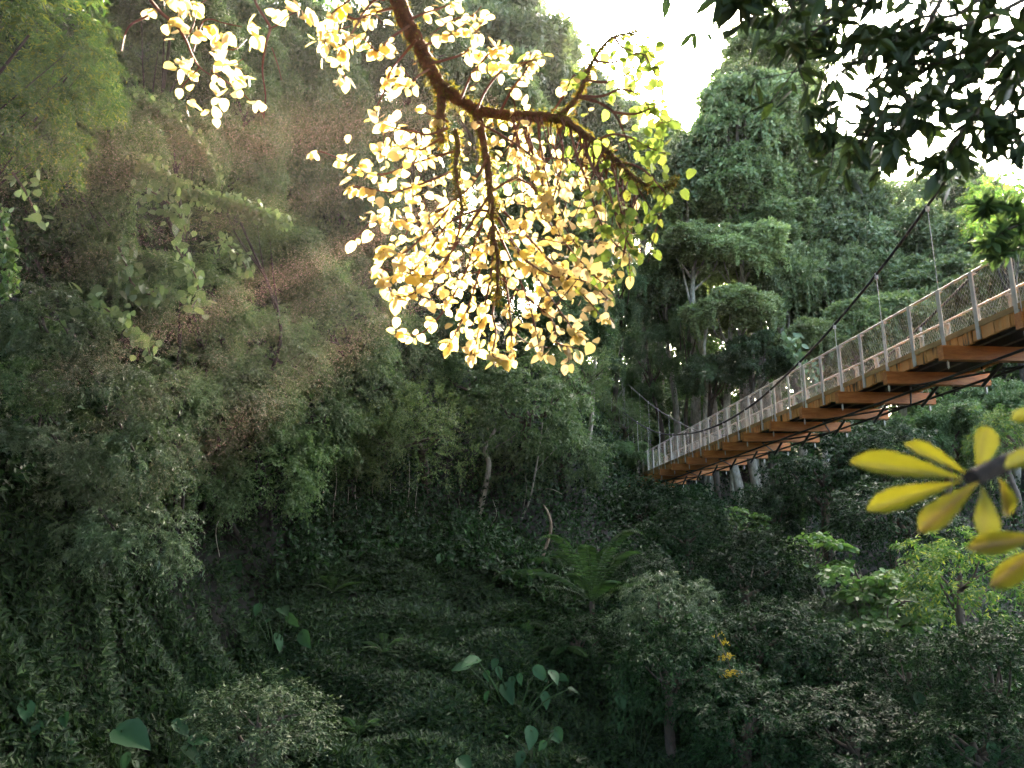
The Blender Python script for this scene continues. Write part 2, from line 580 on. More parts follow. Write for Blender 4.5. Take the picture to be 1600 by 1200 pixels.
def crown_layered(R, nlay, per, ll, lw):
    """flat tiers of broad leaves held to the sky"""
    mb = MB()
    for i in range(nlay):
        a = rng.random() * 6.28
        rr = R * (.15 + .75 * math.sqrt(rng.random()))
        c = np.array([math.cos(a) * rr, math.sin(a) * rr, R * (.95 * (rng.random() - .5) - .3 * (rr / R) ** 2)])
        r = R * (.28 + .2 * rng.random())
        ang = rng.random(per) * 6.28
        q = r * np.sqrt(rng.random(per))
        pos = c + np.stack([np.cos(ang) * q, np.sin(ang) * q, -.25 * q * q / r + .05 * rng.standard_normal(per)], -1)
        ax = np.stack([np.cos(ang), np.sin(ang), np.full(per, -.35)], -1) + .45 * rng.standard_normal((per, 3))
        nn = UP + .45 * rng.standard_normal((per, 3)) + np.array([0, -.45, 0])
        s = .7 + .6 * rng.random(per)
        leaves(mb, HEART, pos, ax, nn, ll * s, lw * s)
    return mb


LIB = {}


def lib(key, R, variants):
    LIB[key] = (R, variants)


def var(fn, count, mat, **kw):
    return [fn(**kw).mesh("crown", M[mat]) for _ in range(count)]


lib("canopy", 3.3, var(crown_domed, 4, "canopy", R=3.6, flat=.9, n=50, cr=1.1, lpc=850, ll=.32, lw=.19, curtain=1, droop=0, tilt=.33))
lib("canopy_pale", 3.0, var(crown_domed, 2, "canopy_pale", R=3.2, flat=.7, n=40, cr=.95, lpc=1000, ll=.24, lw=.14, curtain=1, droop=0, tilt=.33))
lib("feather", 3.0, var(crown_spray, 2, "canopy", R=3.0, flat=.85, nspray=260, twigs=9, lpt=11, tl=.8, ll=.3, lw=.12, g=.55, inner=.3))
lib("column", 3.0, var(crown_domed, 2, "mid", R=3.0, flat=1.9, n=40, cr=.8, lpc=900, ll=.15, lw=.08, curtain=12, zmin=-.95))
lib("mid", 2.4, var(crown_domed, 3, "mid", R=2.4, flat=.8, n=40, cr=.62, lpc=800, ll=.14, lw=.07, curtain=3, droop=.3))
lib("slope", 2.2, var(crown_spray, 4, "mid", R=2.2, flat=.9, nspray=230, twigs=8, lpt=10, tl=.55, ll=.15, lw=.06, g=.6, inner=.5))
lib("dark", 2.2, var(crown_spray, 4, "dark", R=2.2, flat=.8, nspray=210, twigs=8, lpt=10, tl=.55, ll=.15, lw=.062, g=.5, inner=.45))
lib("silver", 1.8, var(crown_spray, 3, "silver", R=1.8, flat=.8, nspray=150, twigs=9, lpt=10, tl=.42, ll=.13, lw=.036, g=.75, inner=.45, tmpl=FOLD))
lib("airy", 2.4, var(crown_spray, 3, "airy", R=2.4, flat=.85, nspray=230, twigs=9, lpt=10, tl=.55, ll=.09, lw=.042, g=.25, inner=.25, up=.5))
lib("lime", 1.4, var(crown_spray, 2, "lime", R=1.4, flat=1.0, nspray=110, twigs=8, lpt=9, tl=.4, ll=.12, lw=.034, g=.6, inner=.4, tmpl=FOLD))
lib("layer", 1.8, var(crown_layered, 3, "layer", R=1.8, nlay=22, per=46, ll=.24, lw=.19))
lib("bush", 1.4, var(crown_spray, 2, "bushleaf", R=1.4, flat=.7, nspray=150, twigs=8, lpt=9, tl=.4, ll=.1, lw=.045, g=.35, inner=.4))


def wood(mb, base, top, r, R, limbs=6, sway=.06):
    """tapered trunk from base to top with limbs spreading into a crown of radius R"""
    base, top = np.asarray(base, float), np.asarray(top, float)
    h = np.linalg.norm(top - base)
    sw = rng.standard_normal(3) * min(.5, h * sway)
    sw2 = rng.standard_normal(3) * min(.5, h * sway)
    path = smooth_path([base - np.array([0, 0, .5]), base + (top - base) * .35 + sw, base + (top - base) * .7 + sw2, top], 6)
    tube(mb, path, [r * 1.35, r, r * .8, r * .45], 8, rough=.06)
    for k in range(limbs):
        t = .62 + .33 * rng.random()
        s = path[int(t * (len(path) - 1))]
        d = nrm(np.array([math.cos(k * 2.4), math.sin(k * 2.4), .55]) + .3 * rng.standard_normal(3))
        e = top + d * R * (.55 + .25 * rng.random()) * np.array([1, 1, .6])
        tube(mb, smooth_path([s, (s + e) / 2 + rng.standard_normal(3) * R * .08 - np.array([0, 0, R * .05]), e], 4), [r * .45, r * .28, r * .1], 5, rough=.05)


WARN = []
COUNT = {}
NAMES = {"canopy": ("vine_draped_tree", "tree"), "canopy_pale": ("pale_crowned_tree", "tree"), "feather": ("forest_tree", "tree"), "column": ("vine_column_tree", "tree"),
         "mid": ("rainforest_tree", "tree"), "dark": ("broadleaf_shrub", "shrub"), "slope": ("broadleaf_shrub", "shrub"), "silver": ("drooping_leaf_tree", "tree"), "airy": ("sapling", "sapling"),
         "lime": ("bright_leaved_tree", "tree"), "layer": ("broad_leaf_tree", "tree"), "bush": ("small_leaf_bush", "bush")}


def plant(kind, px, py, d, w, label, sq=1.0, bark=None, lean=0.0, group=None):
    R, variants = LIB[kind]
    c = P(px, py, d)
    rad = PX(w, d) / 2
    s = rad / R
    i = COUNT.get(kind, 0)
    COUNT[kind] = i + 1
    gz = float(ground_z(np.array(c[0] + lean), np.array(c[1])))
    if gz > c[2] - .25 * rad:
        WARN.append((kind, px, py, d, round(gz - c[2], 1)))
    bx0, by0 = c[0] + lean, c[1]
    if group in (GR["left"], GR["mid"]):   # stems lean out of the steep bank behind the crown
        for _ in range(30):
            if gz > c[2] - .75 * rad or by0 > c[1] + 2.2 * rad:
                break
            by0 += .25
            gz = float(ground_z(np.array(bx0), np.array(by0)))
    if group == GR["left"] and px < 270 and d < 17:   # rooted on the slope left of the frame, leaning in
        q = P(-260, py + 120, d)
        bx0, by0 = q[0], c[1] + .8
        gz = float(ground_z(np.array(bx0), np.array(by0)))
    base = np.array([bx0, by0, min(gz, c[2] - .4 * rad) if bx0 > -9.5 or px >= 270 else gz])
    nm, cat = NAMES[kind]
    root = thing(nm, label, cat, base, group)
    cr = link("crown", variants[i % len(variants)], root, c - base)
    cr.scale = (s * (.92 + .16 * rng.random()), s * (.92 + .16 * rng.random()), s * sq)
    cr.rotation_euler = (.12 * rng.standard_normal(), .12 * rng.standard_normal(), rng.random() * 6.28)
    tb = MB()
    wood(tb, np.zeros(3), c - base, max(.035, min(.34, rad * .085)) * (.45 if group == GR["left"] else 1), rad * .9, 4 if group == GR["left"] else 7)
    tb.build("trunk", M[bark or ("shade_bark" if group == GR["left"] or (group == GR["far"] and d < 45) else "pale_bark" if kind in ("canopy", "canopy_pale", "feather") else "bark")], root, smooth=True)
    return root


# ------------------------------------------------------------------ suspension footbridge
def bx(Yv):
    return 10.4675 - .08456 * Yv


def rail_z(Yv):
    return 5.7795 - .02852 * Yv + .00021 * Yv * Yv


LAT = nrm(np.array([1, .08456, 0]))
CAB = np.array([(9.5, 9.2), (11.5, 8.3), (13.64, 7.41), (15.95, 6.52), (17.92, 5.9), (19.91, 5.37), (22.02, 4.95), (23.7, 4.68), (25.67, 4.52), (27.74, 4.48), (30.35, 4.63), (33.94, 5.12), (37.74, 6.09), (44, 8.36), (51.5, 11.7)])


def cable_z(Yv):
    return np.interp(Yv, CAB[:, 0], CAB[:, 1])


def bp(Yv, lat, dz):
    """point on the bridge: lat metres right of the left handrail, dz metres above it"""
    return np.array([bx(Yv), Yv, rail_z(Yv) + dz]) + LAT * lat


WID, RAILH, Y0, Y1 = 1.53, 1.1, 9.0, 50.0
bridge = thing("suspension_footbridge", "timber suspension footbridge with steel posts and wire mesh rails crossing the gully", "footbridge", (0, 0, 0))
YS = np.linspace(Y0, Y1, 42)
STEP = 1.03 / math.sqrt(1 + .08456 ** 2)
post_y = np.arange(15.0 - 5 * STEP, Y1, STEP)
beam_y = post_y[1::2] - STEP * .5
mbk = MB()
for i in range(len(YS) - 1):
    a, b = YS[i], YS[i + 1]
    for k in range(7):
        y = a + (b - a) * (k + .5) / 7
        e = nrm(bp(y + .1, 0, 0) - bp(y, 0, 0))
        c = bp(y, WID / 2, -RAILH - .12 + .006 * rng.standard_normal())
        box(mbk, c, LAT * (WID / 2 + .03), e * (b - a) / 14 * .93, UP * .022)
mbk.build("deck", M["timber"], bridge)
for lat, sg in ((0.0, -1), (WID, 1)):
    fm, km = MB(), MB()
    for y, y2 in zip(post_y[:-1], post_y[1:]):
        e = nrm(bp(y2, 0, 0) - bp(y, 0, 0))
        n = nrm(np.cross(LAT, e))
        mid = (y + y2) / 2
        Lh = np.linalg.norm(bp(y2, 0, 0) - bp(y, 0, 0)) / 2
        # joist ends and cleats along the edge, each a short upright board
        for k in range(5):
            t = (k + .5) / 5
            c = bp(y + (y2 - y) * t, lat + sg * (.03 + .012 * (k % 2)), -RAILH - .205)
            box(fm, c, LAT * .03, e * Lh / 5 * (.94 + .04 * rng.random()), n * (.12 + .008 * rng.standard_normal()))
        box(km, bp(mid, lat + sg * .01, -RAILH - .03), LAT * .075, nrm(e + .012 * n) * (Lh - .035), n * .055)
    fm.build("fascia_board", M["timber_moss"], bridge)
    km.build("kerb_timber", M["kerb"], bridge)
    rm = MB()
    tube(rm, [bp(y, lat, 0) for y in YS], .028, 8)
    rm.build("handrail", M["steel"], bridge, smooth=True)
    wm = MB()
    # diamond wire mesh between rail and kerb
    g = .085
    ys = np.arange(Y0, Y1, g)
    for s2 in (-1, 1):
        for y in ys:
            h = RAILH - .06
            ya, yb = (y, y + h * .62) if s2 > 0 else (y + h * .62, y)
            tube(wm, [bp(ya, lat, -RAILH + .03), bp(yb, lat, -.03)], .0021, 3, cap=False)
    wm.build("wire_mesh", M["wire"], bridge)
    for y in post_y:
        pm = MB()
        e = nrm(bp(y + .2, 0, 0) - bp(y, 0, 0))
        c0 = bp(y, lat + sg * .075, -.72)
        box(pm, c0, LAT * .014, e * .05, UP * .7)
        box(pm, c0 + e * .03 - LAT * sg * .03, LAT * .03, e * .008, UP * .695)
        box(pm, bp(y, lat + sg * .03, -.06), LAT * .05, e * .05, UP * .012)
        pm.build("post", M["steel"], bridge)
    cm = MB()
    cl = lat + sg * .42
    tube(cm, smooth_path([np.array([*(bp(y, cl, 0)[:2]), z]) for y, z in CAB], 5), .034, 8)
    cm.build("main_cable", M["cable"], bridge, smooth=True)
    for y in beam_y:
        hm = MB()
        top = np.array([*bp(y, cl, 0)[:2], cable_z(y)])
        bot = bp(y, cl, -RAILH - .8)
        tube(hm, [top, bot], .009, 5)
        box(hm, top - UP * .05, LAT * .03, np.array([0, .035, 0]), UP * .07)
        box(hm, bot + UP * .09, LAT * .018, np.array([0, .018, 0]), UP * .06)
        hm.build("hanger", M["wire"], bridge)
for y in beam_y:
    e = nrm(bp(y + .2, 0, 0) - bp(y, 0, 0))
    b = MB()
    box(b, bp(y, WID / 2, -RAILH - .47), LAT * (WID / 2 + .52 + .03 * rng.standard_normal()), e * .085, UP * .145)
    b.build("crossbeam", M["timber"], bridge)
for lat in (.3, WID - .3):
    s = MB()
    tube(s, [bp(y, lat, -RAILH - .7) for y in YS], .03, 6)
    s.build("stringer", M["under"], bridge)
for lat in (.25, WID / 2, WID - .25):
    s = MB()
    for y, y2 in zip(YS[:-1], YS[1:]):
        e = nrm(bp(y2, 0, 0) - bp(y, 0, 0))
        box(s, bp((y + y2) / 2, lat, -RAILH - .235), LAT * .05, e * (y2 - y) * .5, UP * .085)
    s.build("joist", M["under"], bridge)
for i, y in enumerate(beam_y[:-1]):
    s = MB()
    tube(s, [bp(y, .1 if i % 2 else WID - .1, -RAILH - .65), bp(beam_y[i + 1], WID - .1 if i % 2 else .1, -RAILH - .65)], .025, 5)
    tube(s, [bp(y + .1, WID * .55, -RAILH - .6), bp(y + .75, WID * .55, -RAILH - .95)], .04, 5)
    s.build("brace", M["under"], bridge)
tw = []
for lat in (-.35, WID + .35):
    t = MB()
    top = np.array([*bp(51.5, lat, 0)[:2], 11.9])
    foot = np.array([*bp(51.5, lat, 0)[:2], 3.0 - .5])
    tube(t, [foot - UP * 3, top], .11, 8)
    t.build("tower_leg", M["steel"], bridge, smooth=True)
    tw.append((foot, top))
t = MB()
tube(t, [tw[0][1] - UP * .12 - LAT * .3, tw[1][1] - UP * .12 + LAT * .3], .1, 8)
t.build("tower_crossbar", M["steel"], bridge)
t = MB()
tube(t, [tw[0][1] - UP * 4.6, tw[1][1] - UP * 4.6], .08, 8)
t.build("tower_crossbar", M["steel"], bridge)
for a, b in (((0, 4.2), (1, .8)), ((0, 1.6), (1, 4.4))):
    t = MB()
    tube(t, [tw[a[0]][1] - UP * a[1], tw[b[0]][1] - UP * b[1]], .05, 6)
    t.build("tower_brace", M["steel"], bridge)

# ------------------------------------------------------------------ near bough with backlit leaves
tree1 = thing("overhanging_tree", "mossy bough with glowing yellow heart-shaped leaves hanging over the gully at top centre", "tree", P(615, -20, 4.6))
T1 = np.array(tree1.location)
bough, twigm, leafm, mossm = MB(), MB(), MB(), MB()


def px_path(pts, d0, d1, jit=0.0):
    n = len(pts)
    return smooth_path([P(x, y, d0 + (d1 - d0) * i / max(1, n - 1) + jit * rng.standard_normal()) for i, (x, y) in enumerate(pts)], 6)


TW = []          # twig paths to put leaves on: (path, n leaves)
limbs = [
    ([(590, -150), (603, -60), (615, -20), (632, 28), (655, 70), (675, 112), (695, 140), (720, 157), (747, 176)], 4.5, 4.6, (20, 17, 15, 13, 12)),
    ([(682, 120), (690, 150), (689, 180), (688, 205), (690, 222)], 4.58, 4.5, (11, 9.5, 9, 6)),
    ([(740, 170), (770, 178), (800, 181), (832, 182), (868, 184), (890, 192)], 4.6, 4.5, (12, 10, 9.5, 9)),
    ([(885, 190), (910, 207), (938, 228), (963, 250), (985, 272), (1012, 290), (1040, 293), (1056, 280)], 4.5, 4.3, (7, 6, 5, 2.5, 1.2)),
    ([(742, 168), (750, 195), (757, 230), (762, 262), (766, 300), (768, 335)], 4.6, 4.45, (10, 8, 7, 6.5)),
    ([(768, 325), (770, 365), (777, 400), (778, 440), (776, 470)], 4.45, 4.35, (6, 5, 4, 1.5)),
    ([(862, 186), (885, 172), (902, 152), (912, 130), (922, 105), (936, 80), (958, 58), (985, 52), (1003, 46)], 4.5, 4.7, (5.5, 5, 4.5, 3.5, 2, 1)),
    ([(712, 205), (716, 230), (712, 262), (718, 300), (724, 330)], 4.5, 4.3, (6, 5, 3.5, 2)),
    ([(905, 152), (935, 160), (958, 175), (972, 200), (985, 235)], 4.5, 4.4, (3.5, 3, 2, 1)),
]
for pts, a, b, rr in limbs:
    path = px_path(pts, a, b)
    tube(bough, path, [PX(q * .76, a) for q in rr], 9, rough=.12)
    # moss tufts
    if rr[0] > 5:
        k = len(path) * 26
        q = path[rng.integers(0, len(path), k)] + rng.standard_normal((k, 3)) * .01
        dd = rv(k)
        q = q + dd * np.interp(rng.random(k), [0, 1], [PX(rr[0] * .7, a), PX(rr[-1], a)])[:, None]
        leaves(mossm, DIAMOND, q, dd * .6 + np.array([0, 0, -.5]) + .4 * rv(k), rv(k), .012 + .028 * rng.random(k), .008)
fan = [  # twig tips reached from a limb point
    ((768, 300), [(735, 350), (700, 400), (655, 452), (620, 462), (597, 428)]), ((768, 320), [(745, 370), (725, 430), (690, 490), (655, 522), (615, 518)]),
    ((770, 340), [(755, 400), (735, 470), (712, 520), (695, 548)]), ((772, 360), [(768, 420), (757, 480), (745, 530), (742, 560)]),
    ((774, 380), [(790, 440), (798, 500), (800, 535), (805, 560)]), ((772, 350), [(800, 410), (825, 470), (838, 520), (845, 556)]),
    ((770, 330), [(810, 390), (850, 450), (885, 500), (905, 530)]), ((768, 310), [(820, 365), (870, 420), (910, 460), (945, 500)]),
    ((766, 300), [(805, 280), (840, 300), (860, 350), (900, 400), (940, 440), (960, 430)]), ((768, 320), [(790, 360), (815, 400), (860, 430), (915, 440), (955, 470)]),
    ((760, 250), [(735, 290), (700, 320), (660, 345), (625, 345), (577, 348)]), ((715, 235), [(680, 245), (640, 258), (600, 272), (560, 265), (528, 247)]),
    ((716, 262), [(690, 275), (650, 290), (612, 300), (580, 295), (545, 290)]), ((720, 300), [(690, 340), (660, 370), (630, 395), (598, 390)]),
    ((700, 200), [(670, 210), (645, 205), (615, 200), (595, 190)]), ((690, 215), [(655, 235), (628, 228), (598, 232)]),
    ((722, 320), [(715, 370), (690, 420), (660, 430), (610, 400)]), ((745, 190), [(790, 215), (835, 250), (850, 300), (845, 340)]),
    ((800, 183), [(810, 230), (812, 280), (822, 330), (815, 370)]), ((840, 184), [(846, 240), (860, 300), (880, 350), (905, 390)]),
    ((870, 190), [(880, 240), (870, 290), (862, 330), (880, 380)]), ((890, 195), [(900, 240), (920, 290), (935, 340), (960, 380), (985, 400)]),
    ((910, 210), [(925, 260), (950, 300), (965, 345), (985, 385), (1002, 392)]), ((940, 230), [(960, 270), (968, 320), (980, 360), (985, 440)]),
    ((960, 250), [(1000, 262), (1025, 285), (1040, 310), (1020, 350)]), ((930, 222), [(955, 210), (985, 215), (1012, 230), (1040, 240)]),
    ((905, 150), [(940, 150), (970, 140), (1000, 150), (1030, 190), (1050, 188)]), ((915, 125), [(945, 128), (975, 118), (1000, 105), (1032, 98)]),
    ((930, 95), [(955, 98), (980, 90), (1005, 85), (1030, 128)]), ((960, 58), [(975, 75), (1000, 68), (1018, 85)]), ((958, 175), [(990, 178), (1015, 170), (1040, 160)]),
    ((720, 155), [(735, 120), (750, 100), (770, 80), (800, 70)]), ((745, 172), [(760, 140), (785, 110), (810, 100), (845, 92)]),
    ((780, 178), [(800, 140), (815, 120), (835, 90), (850, 85)]), ((655, 75), [(690, 60), (710, 50), (735, 30), (752, 10)]), ((668, 100), [(700, 92), (730, 80), (745, 50), (760, 25)]),
    ((640, 40), [(610, 60), (590, 80), (570, 62), (548, 55)]), ((650, 62), [(625, 92), (610, 112), (605, 130), (604, 145)]), ((625, 10), [(585, 20), (555, 30), (530, 20), (520, 60)]),
    ((620, -10), [(580, 5), (545, 60), (530, 85), (540, 128)]), ((670, 108), [(652, 120), (640, 135), (620, 130)]), ((640, 30), [(665, 20), (700, 8), (720, -5)]),
    ((776, 450), [(770, 490), (775, 520), (770, 555), (790, 560)]), ((777, 430), [(830, 470), (865, 505), (870, 535), (905, 545)]), ((700, 190), [(676, 180), (660, 175)]),
    ((600, 0), [(570, -10), (540, 5), (512, 30), (508, 70)]), ((860, 180), [(880, 150), (895, 120), (900, 118)]), ((768, 330), [(740, 330), (700, 350), (665, 400), (640, 425), (600, 420)]),
]
for (sx, sy), pts in fan:
    d0 = 4.5
    d1 = 4.42 + .6 * (rng.random() - .6)
    path = px_path([(sx, sy)] + pts, d0, d1, .05)
    tube(twigm, path, [PX(2.4, 4.4), PX(1.7, 4.4), PX(.8, 4.4)], 5)
    L = np.linalg.norm(np.diff(path, axis=0), axis=1).sum()
    TW.append((path, int(L * 29)))
    # side twigs
    for _ in range(int(L * 3.5)):
        i = rng.integers(len(path) // 4, len(path))
        e = path[i] + rng.standard_normal(3) * np.array([.11, .13, .1]) + np.array([0, 0, -.04])
        sp = smooth_path([path[i], (path[i] + e) / 2 + .02 * rng.standard_normal(3), e], 4)
        tube(twigm, sp, [PX(1.3, 4.4), PX(.6, 4.4)], 4)
        TW.append((sp, 3))
# hanging thread twigs below the mossy limb
for _ in range(60):
    x = 800 + 190 * rng.random()
    y0 = 183 + max(0, (x - 880)) * .85
    path = px_path([(x, y0), (x + 10 * rng.standard_normal(), y0 + 30), (x + 20 * rng.standard_normal() + 8, y0 + 40 + 110 * rng.random())], 4.5, 4.5, .05)
    tube(twigm, path, [PX(1.8, 4.5), PX(.7, 4.5)], 4)
    TW.append((path, 1))
lp, la, ln_, ls = [], [], [], []


def leaf_on(path, n, lo=.25, size=.076):
    for _ in range(n):
        t = lo + (1 - lo) * rng.random() ** .7
        i = min(len(path) - 2, int(t * (len(path) - 1)))
        p = path[i]
        tan = nrm(path[i + 1] - path[i])
        a = nrm(tan * .5 + rng.standard_normal(3) * .75 + np.array([0, 0, -.55]))
        stalk = a * .02 + rng.standard_normal(3) * .008
        lp.append(p + stalk)
        la.append(a)
        nn = rng.standard_normal(3) * .55 + np.array([.15 * rng.standard_normal(), -.8, .35])
        ln_.append(nn)
        ls.append(size * (.65 + .6 * rng.random()))


for path, n in TW:
    leaf_on(path, n)
# left hand spray of the same tree
lt = MB()
left_t = [([(205, -40), (235, 0), (252, 20), (275, 40), (290, 62), (300, 85), (312, 105), (330, 118)], 3.2), ([(248, 15), (225, 28), (205, 38), (195, 55), (190, 80)], 2.2),
          ([(302, 80), (315, 38), (328, 30), (350, 36), (378, 42)], 1.4), ([(330, 75), (352, 77), (370, 76), (385, 62)], 1.4), ([(312, 105), (296, 122), (285, 135), (280, 150)], 1.4),
          ([(330, 110), (350, 125), (372, 140), (395, 162), (412, 180)], 1.5), ([(390, -30), (400, 5), (415, 30), (422, 45), (415, 70), (410, 110), (415, 150), (412, 185)], 2.6),
          ([(420, 45), (435, 38), (450, 25), (470, 15)], 1.3), ([(425, 75), (435, 105), (440, 125)], 1.0), ([(345, 100), (365, 100), (380, 92)], 1.0), ([(290, 62), (302, 40), (310, 10), (330, -5)], 1.2)]
for pts, r in left_t:
    path = px_path(pts, 4.9, 4.9, .05)
    tube(twigm, path, [PX(r, 4.9), PX(r * .8, 4.9), PX(.7, 4.9)], 5)
for x, y, n in [(330, 50, 5), (270, 52, 4), (282, 50, 3), (310, 55, 5), (337, 62, 3), (352, 55, 3), (390, 40, 4), (395, 60, 5), (335, 85, 6), (345, 95, 4), (285, 110, 6), (300, 120, 6), (290, 100, 3), (375, 112, 5), (350, 132, 4), (372, 130, 6),
                (343, 150, 5), (300, 160, 4), (330, 180, 3), (405, 158, 3), (385, 150, 2), (430, 22, 4), (450, 20, 4), (465, 12, 5), (482, 25, 6), (300, 15, 5), (285, 5, 6), (228, 14, 3), (262, -5, 5), (500, 60, 4), (508, 85, 3), (540, 125, 2), (515, 40, 4)]:
    for _ in range(n):
        c = P(x + 7 * rng.standard_normal(), y + 8 * rng.standard_normal(), 4.85 + .1 * rng.standard_normal())
        lp.append(c)
        la.append(nrm(rng.standard_normal(3) * .6 + np.array([0, 0, -.6])))
        ln_.append(rng.standard_normal(3) * .5 + np.array([0, -.8, .3]))
        ls.append(.1 * (.7 + .5 * rng.random()))
# extra leaves in the dense middle
for _ in range(760):
    x, y = 735 + 118 * rng.standard_normal(), 335 + 105 * rng.standard_normal()
    if ((x - 770) / 205) ** 2 + ((y - 360) / 205) ** 2 > 1 or rng.random() > .8:
        continue
    lp.append(P(x, y, 4.75 + .3 * rng.standard_normal()))
    la.append(nrm(rng.standard_normal(3) * .7 + np.array([0, 0, -.5])))
    ln_.append(rng.standard_normal(3) * .6 + np.array([0, -.8, .3]))
    ls.append(.074 * (.65 + .6 * rng.random()))
for x, y, n in ((985, 120, 5), (1000, 95, 5), (1012, 160, 5), (960, 135, 5), (1035, 245, 5), (1000, 262, 7), (960, 300, 9), (930, 335, 9), (985, 330, 8), (1000, 390, 5), (970, 420, 5), (945, 460, 6), (1030, 128, 3), (1045, 188, 4), (975, 200, 7), (1010, 215, 6), (940, 250, 9),
                (900, 300, 9), (905, 400, 9), (935, 400, 8), (1000, 150, 4), (965, 90, 4), (985, 70, 4), (1003, 55, 3), (1050, 280, 3), (900, 122, 2), (925, 170, 4), (965, 365, 8), (880, 260, 8), (915, 500, 7), (590, 200, 6), (600, 240, 7), (560, 262, 5), (640, 300, 8), (610, 345, 6), (620, 430, 8), (650, 470, 7), (640, 210, 6)):
    for _ in range(n):
        lp.append(P(x + 17 * rng.standard_normal(), y + 15 * rng.standard_normal(), 4.6 + .25 * rng.standard_normal()))
        la.append(nrm(rng.standard_normal(3) * .6 + np.array([0, 0, -.6])))
        ln_.append(rng.standard_normal(3) * .5 + np.array([0, -.8, .3]))
        ls.append(.1 * (.65 + .5 * rng.random()))
lp, la, ln_, ls = np.array(lp), np.array(la), np.array(ln_), np.array(ls) * .72 * (.8 + .4 * rng.random(len(ls)))
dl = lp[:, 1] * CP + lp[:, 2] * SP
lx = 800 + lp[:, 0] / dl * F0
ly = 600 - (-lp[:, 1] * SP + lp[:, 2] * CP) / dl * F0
grn = (lx + .25 * (300 - ly) + 45 * rng.standard_normal(len(lx))) > 925  # right side of the bough: greener colour stands in for shade
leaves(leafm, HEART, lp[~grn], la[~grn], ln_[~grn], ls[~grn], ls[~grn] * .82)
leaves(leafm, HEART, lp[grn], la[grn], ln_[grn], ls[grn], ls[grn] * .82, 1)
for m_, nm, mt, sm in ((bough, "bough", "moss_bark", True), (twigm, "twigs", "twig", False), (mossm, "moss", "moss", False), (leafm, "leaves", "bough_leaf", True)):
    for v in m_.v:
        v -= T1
    m_.build(nm, [M[mt], M["shade_green_leaf"]] if nm == "leaves" else M[mt], tree1, smooth=sm)

# ------------------------------------------------------------------ dark foliage of the tree beside the camera, top right
tree2 = thing("shading_tree", "dark glossy foliage of a near tree hanging into the top right sky", "tree", P(1640, -40, 3.0))
T2 = np.array(tree2.location)
tw2, lf2 = MB(), MB()
clusters = []
stems = [([(1700, -60), (1560, 20), (1450, 60), (1380, 110), (1320, 190), (1290, 210)], 2.9), ([(1700, -20), (1600, 90), (1540, 160), (1490, 220), (1475, 250)], 2.8), ([(1450, -60), (1380, -10), (1300, 30), (1265, 60), (1250, 110)], 3.1),
         ([(1500, -60), (1440, 60), (1400, 140), (1370, 190), (1345, 225)], 3.0), ([(1650, 40), (1610, 120), (1580, 190), (1600, 240)], 2.7), ([(1320, -60), (1280, -20), (1230, -5), (1180, -10), (1140, -5)], 2.5), ([(1600, -60), (1500, 20), (1430, 30), (1340, 90), (1280, 150)], 3.2),
         ([(1600, 30), (1530, 110), (1460, 140), (1410, 180), (1390, 215)], 2.9), ([(1660, -10), (1560, 60), (1480, 90), (1440, 100), (1390, 60)], 3.0), ([(1420, -80), (1330, -30), (1260, 20)], 2.9)]
for pts, d in stems:
    path = px_path(pts, d, d, .08)
    tube(tw2, path, [PX(4.5, d), PX(2.5, d), PX(1, d)], 5)
    for i in range(4, len(path), 2):
        clusters.append((path[i], 3))
        for _ in range(2):
            e = path[i] + rng.standard_normal(3) * np.array([.1, .12, .08])
            tube(tw2, [path[i], e], [PX(1.4, d), PX(.7, d)], 4)
            clusters.append((e, 3))
for _ in range(18):
    x = 1240 + 380 * rng.random()
    y = -60 + (150 + .22 * (x - 1240)) * rng.random() ** 1.4
    clusters.append((P(x, y, 3 + .35 * rng.standard_normal()), 7))
for x, y, d in [(1130, 5, 2.4), (1160, 8, 2.4), (1185, -4, 2.4), (1240, 65, 2.7), (1262, 165, 2.8), (1275, 205, 2.8), (1330, 222, 2.8), (1345, 235, 2.8), (1300, 200, 2.8), (1480, 245, 2.6), (1500, 250, 2.6), (1465, 262, 2.6), (1425, 170, 2.7), (1395, 215, 2.7), (1550, 215, 2.6),
                (1590, 235, 2.4), (1570, 175, 2.6), (1535, 190, 2.6), (1440, 190, 2.8), (1370, 180, 2.8), (1400, 225, 2.8), (1510, 175, 2.7), (1520, 60, 2.7), (1585, 130, 2.6), (1450, 130, 2.7), (1475, 160, 2.8), (1600, 60, 2.6)]:
    clusters.append((P(x, y, d), 8))
lp2, la2, ln2, ls2 = [], [], [], []
for c, n in clusters:
    ax0 = nrm(rng.standard_normal(3) * np.array([1, .6, .4]) + np.array([-.3, 0, -.55]))
    for k in range(n):
        a = nrm(ax0 * .6 + rng.standard_normal(3) * .7 + np.array([0, 0, -.25]))
        lp2.append(c + .012 * rng.standard_normal(3))
        la2.append(a)
        ln2.append(rng.standard_normal(3) * .6 + np.array([0, -.3, .7]))
        ls2.append(.095 * (.65 + .6 * rng.random()))
ls2 = np.array(ls2)
leaves(lf2, LANCE, np.array(lp2), np.array(la2), np.array(ln2), ls2, ls2 * .36)
# the limb that carries them, and its crown out of the frame overhead
path = smooth_path([P(1700, -60, 2.9), np.array([3.4, 1.6, 3.2]), np.array([4.4, .2, 1.5]), np.array([4.6, -.4, -2.2])], 6)
tube(tw2, path, [.03, .06, .1, .16], 8)
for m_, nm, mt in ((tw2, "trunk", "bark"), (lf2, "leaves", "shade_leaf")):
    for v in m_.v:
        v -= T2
    m_.build(nm, M[mt], tree2, smooth=True)

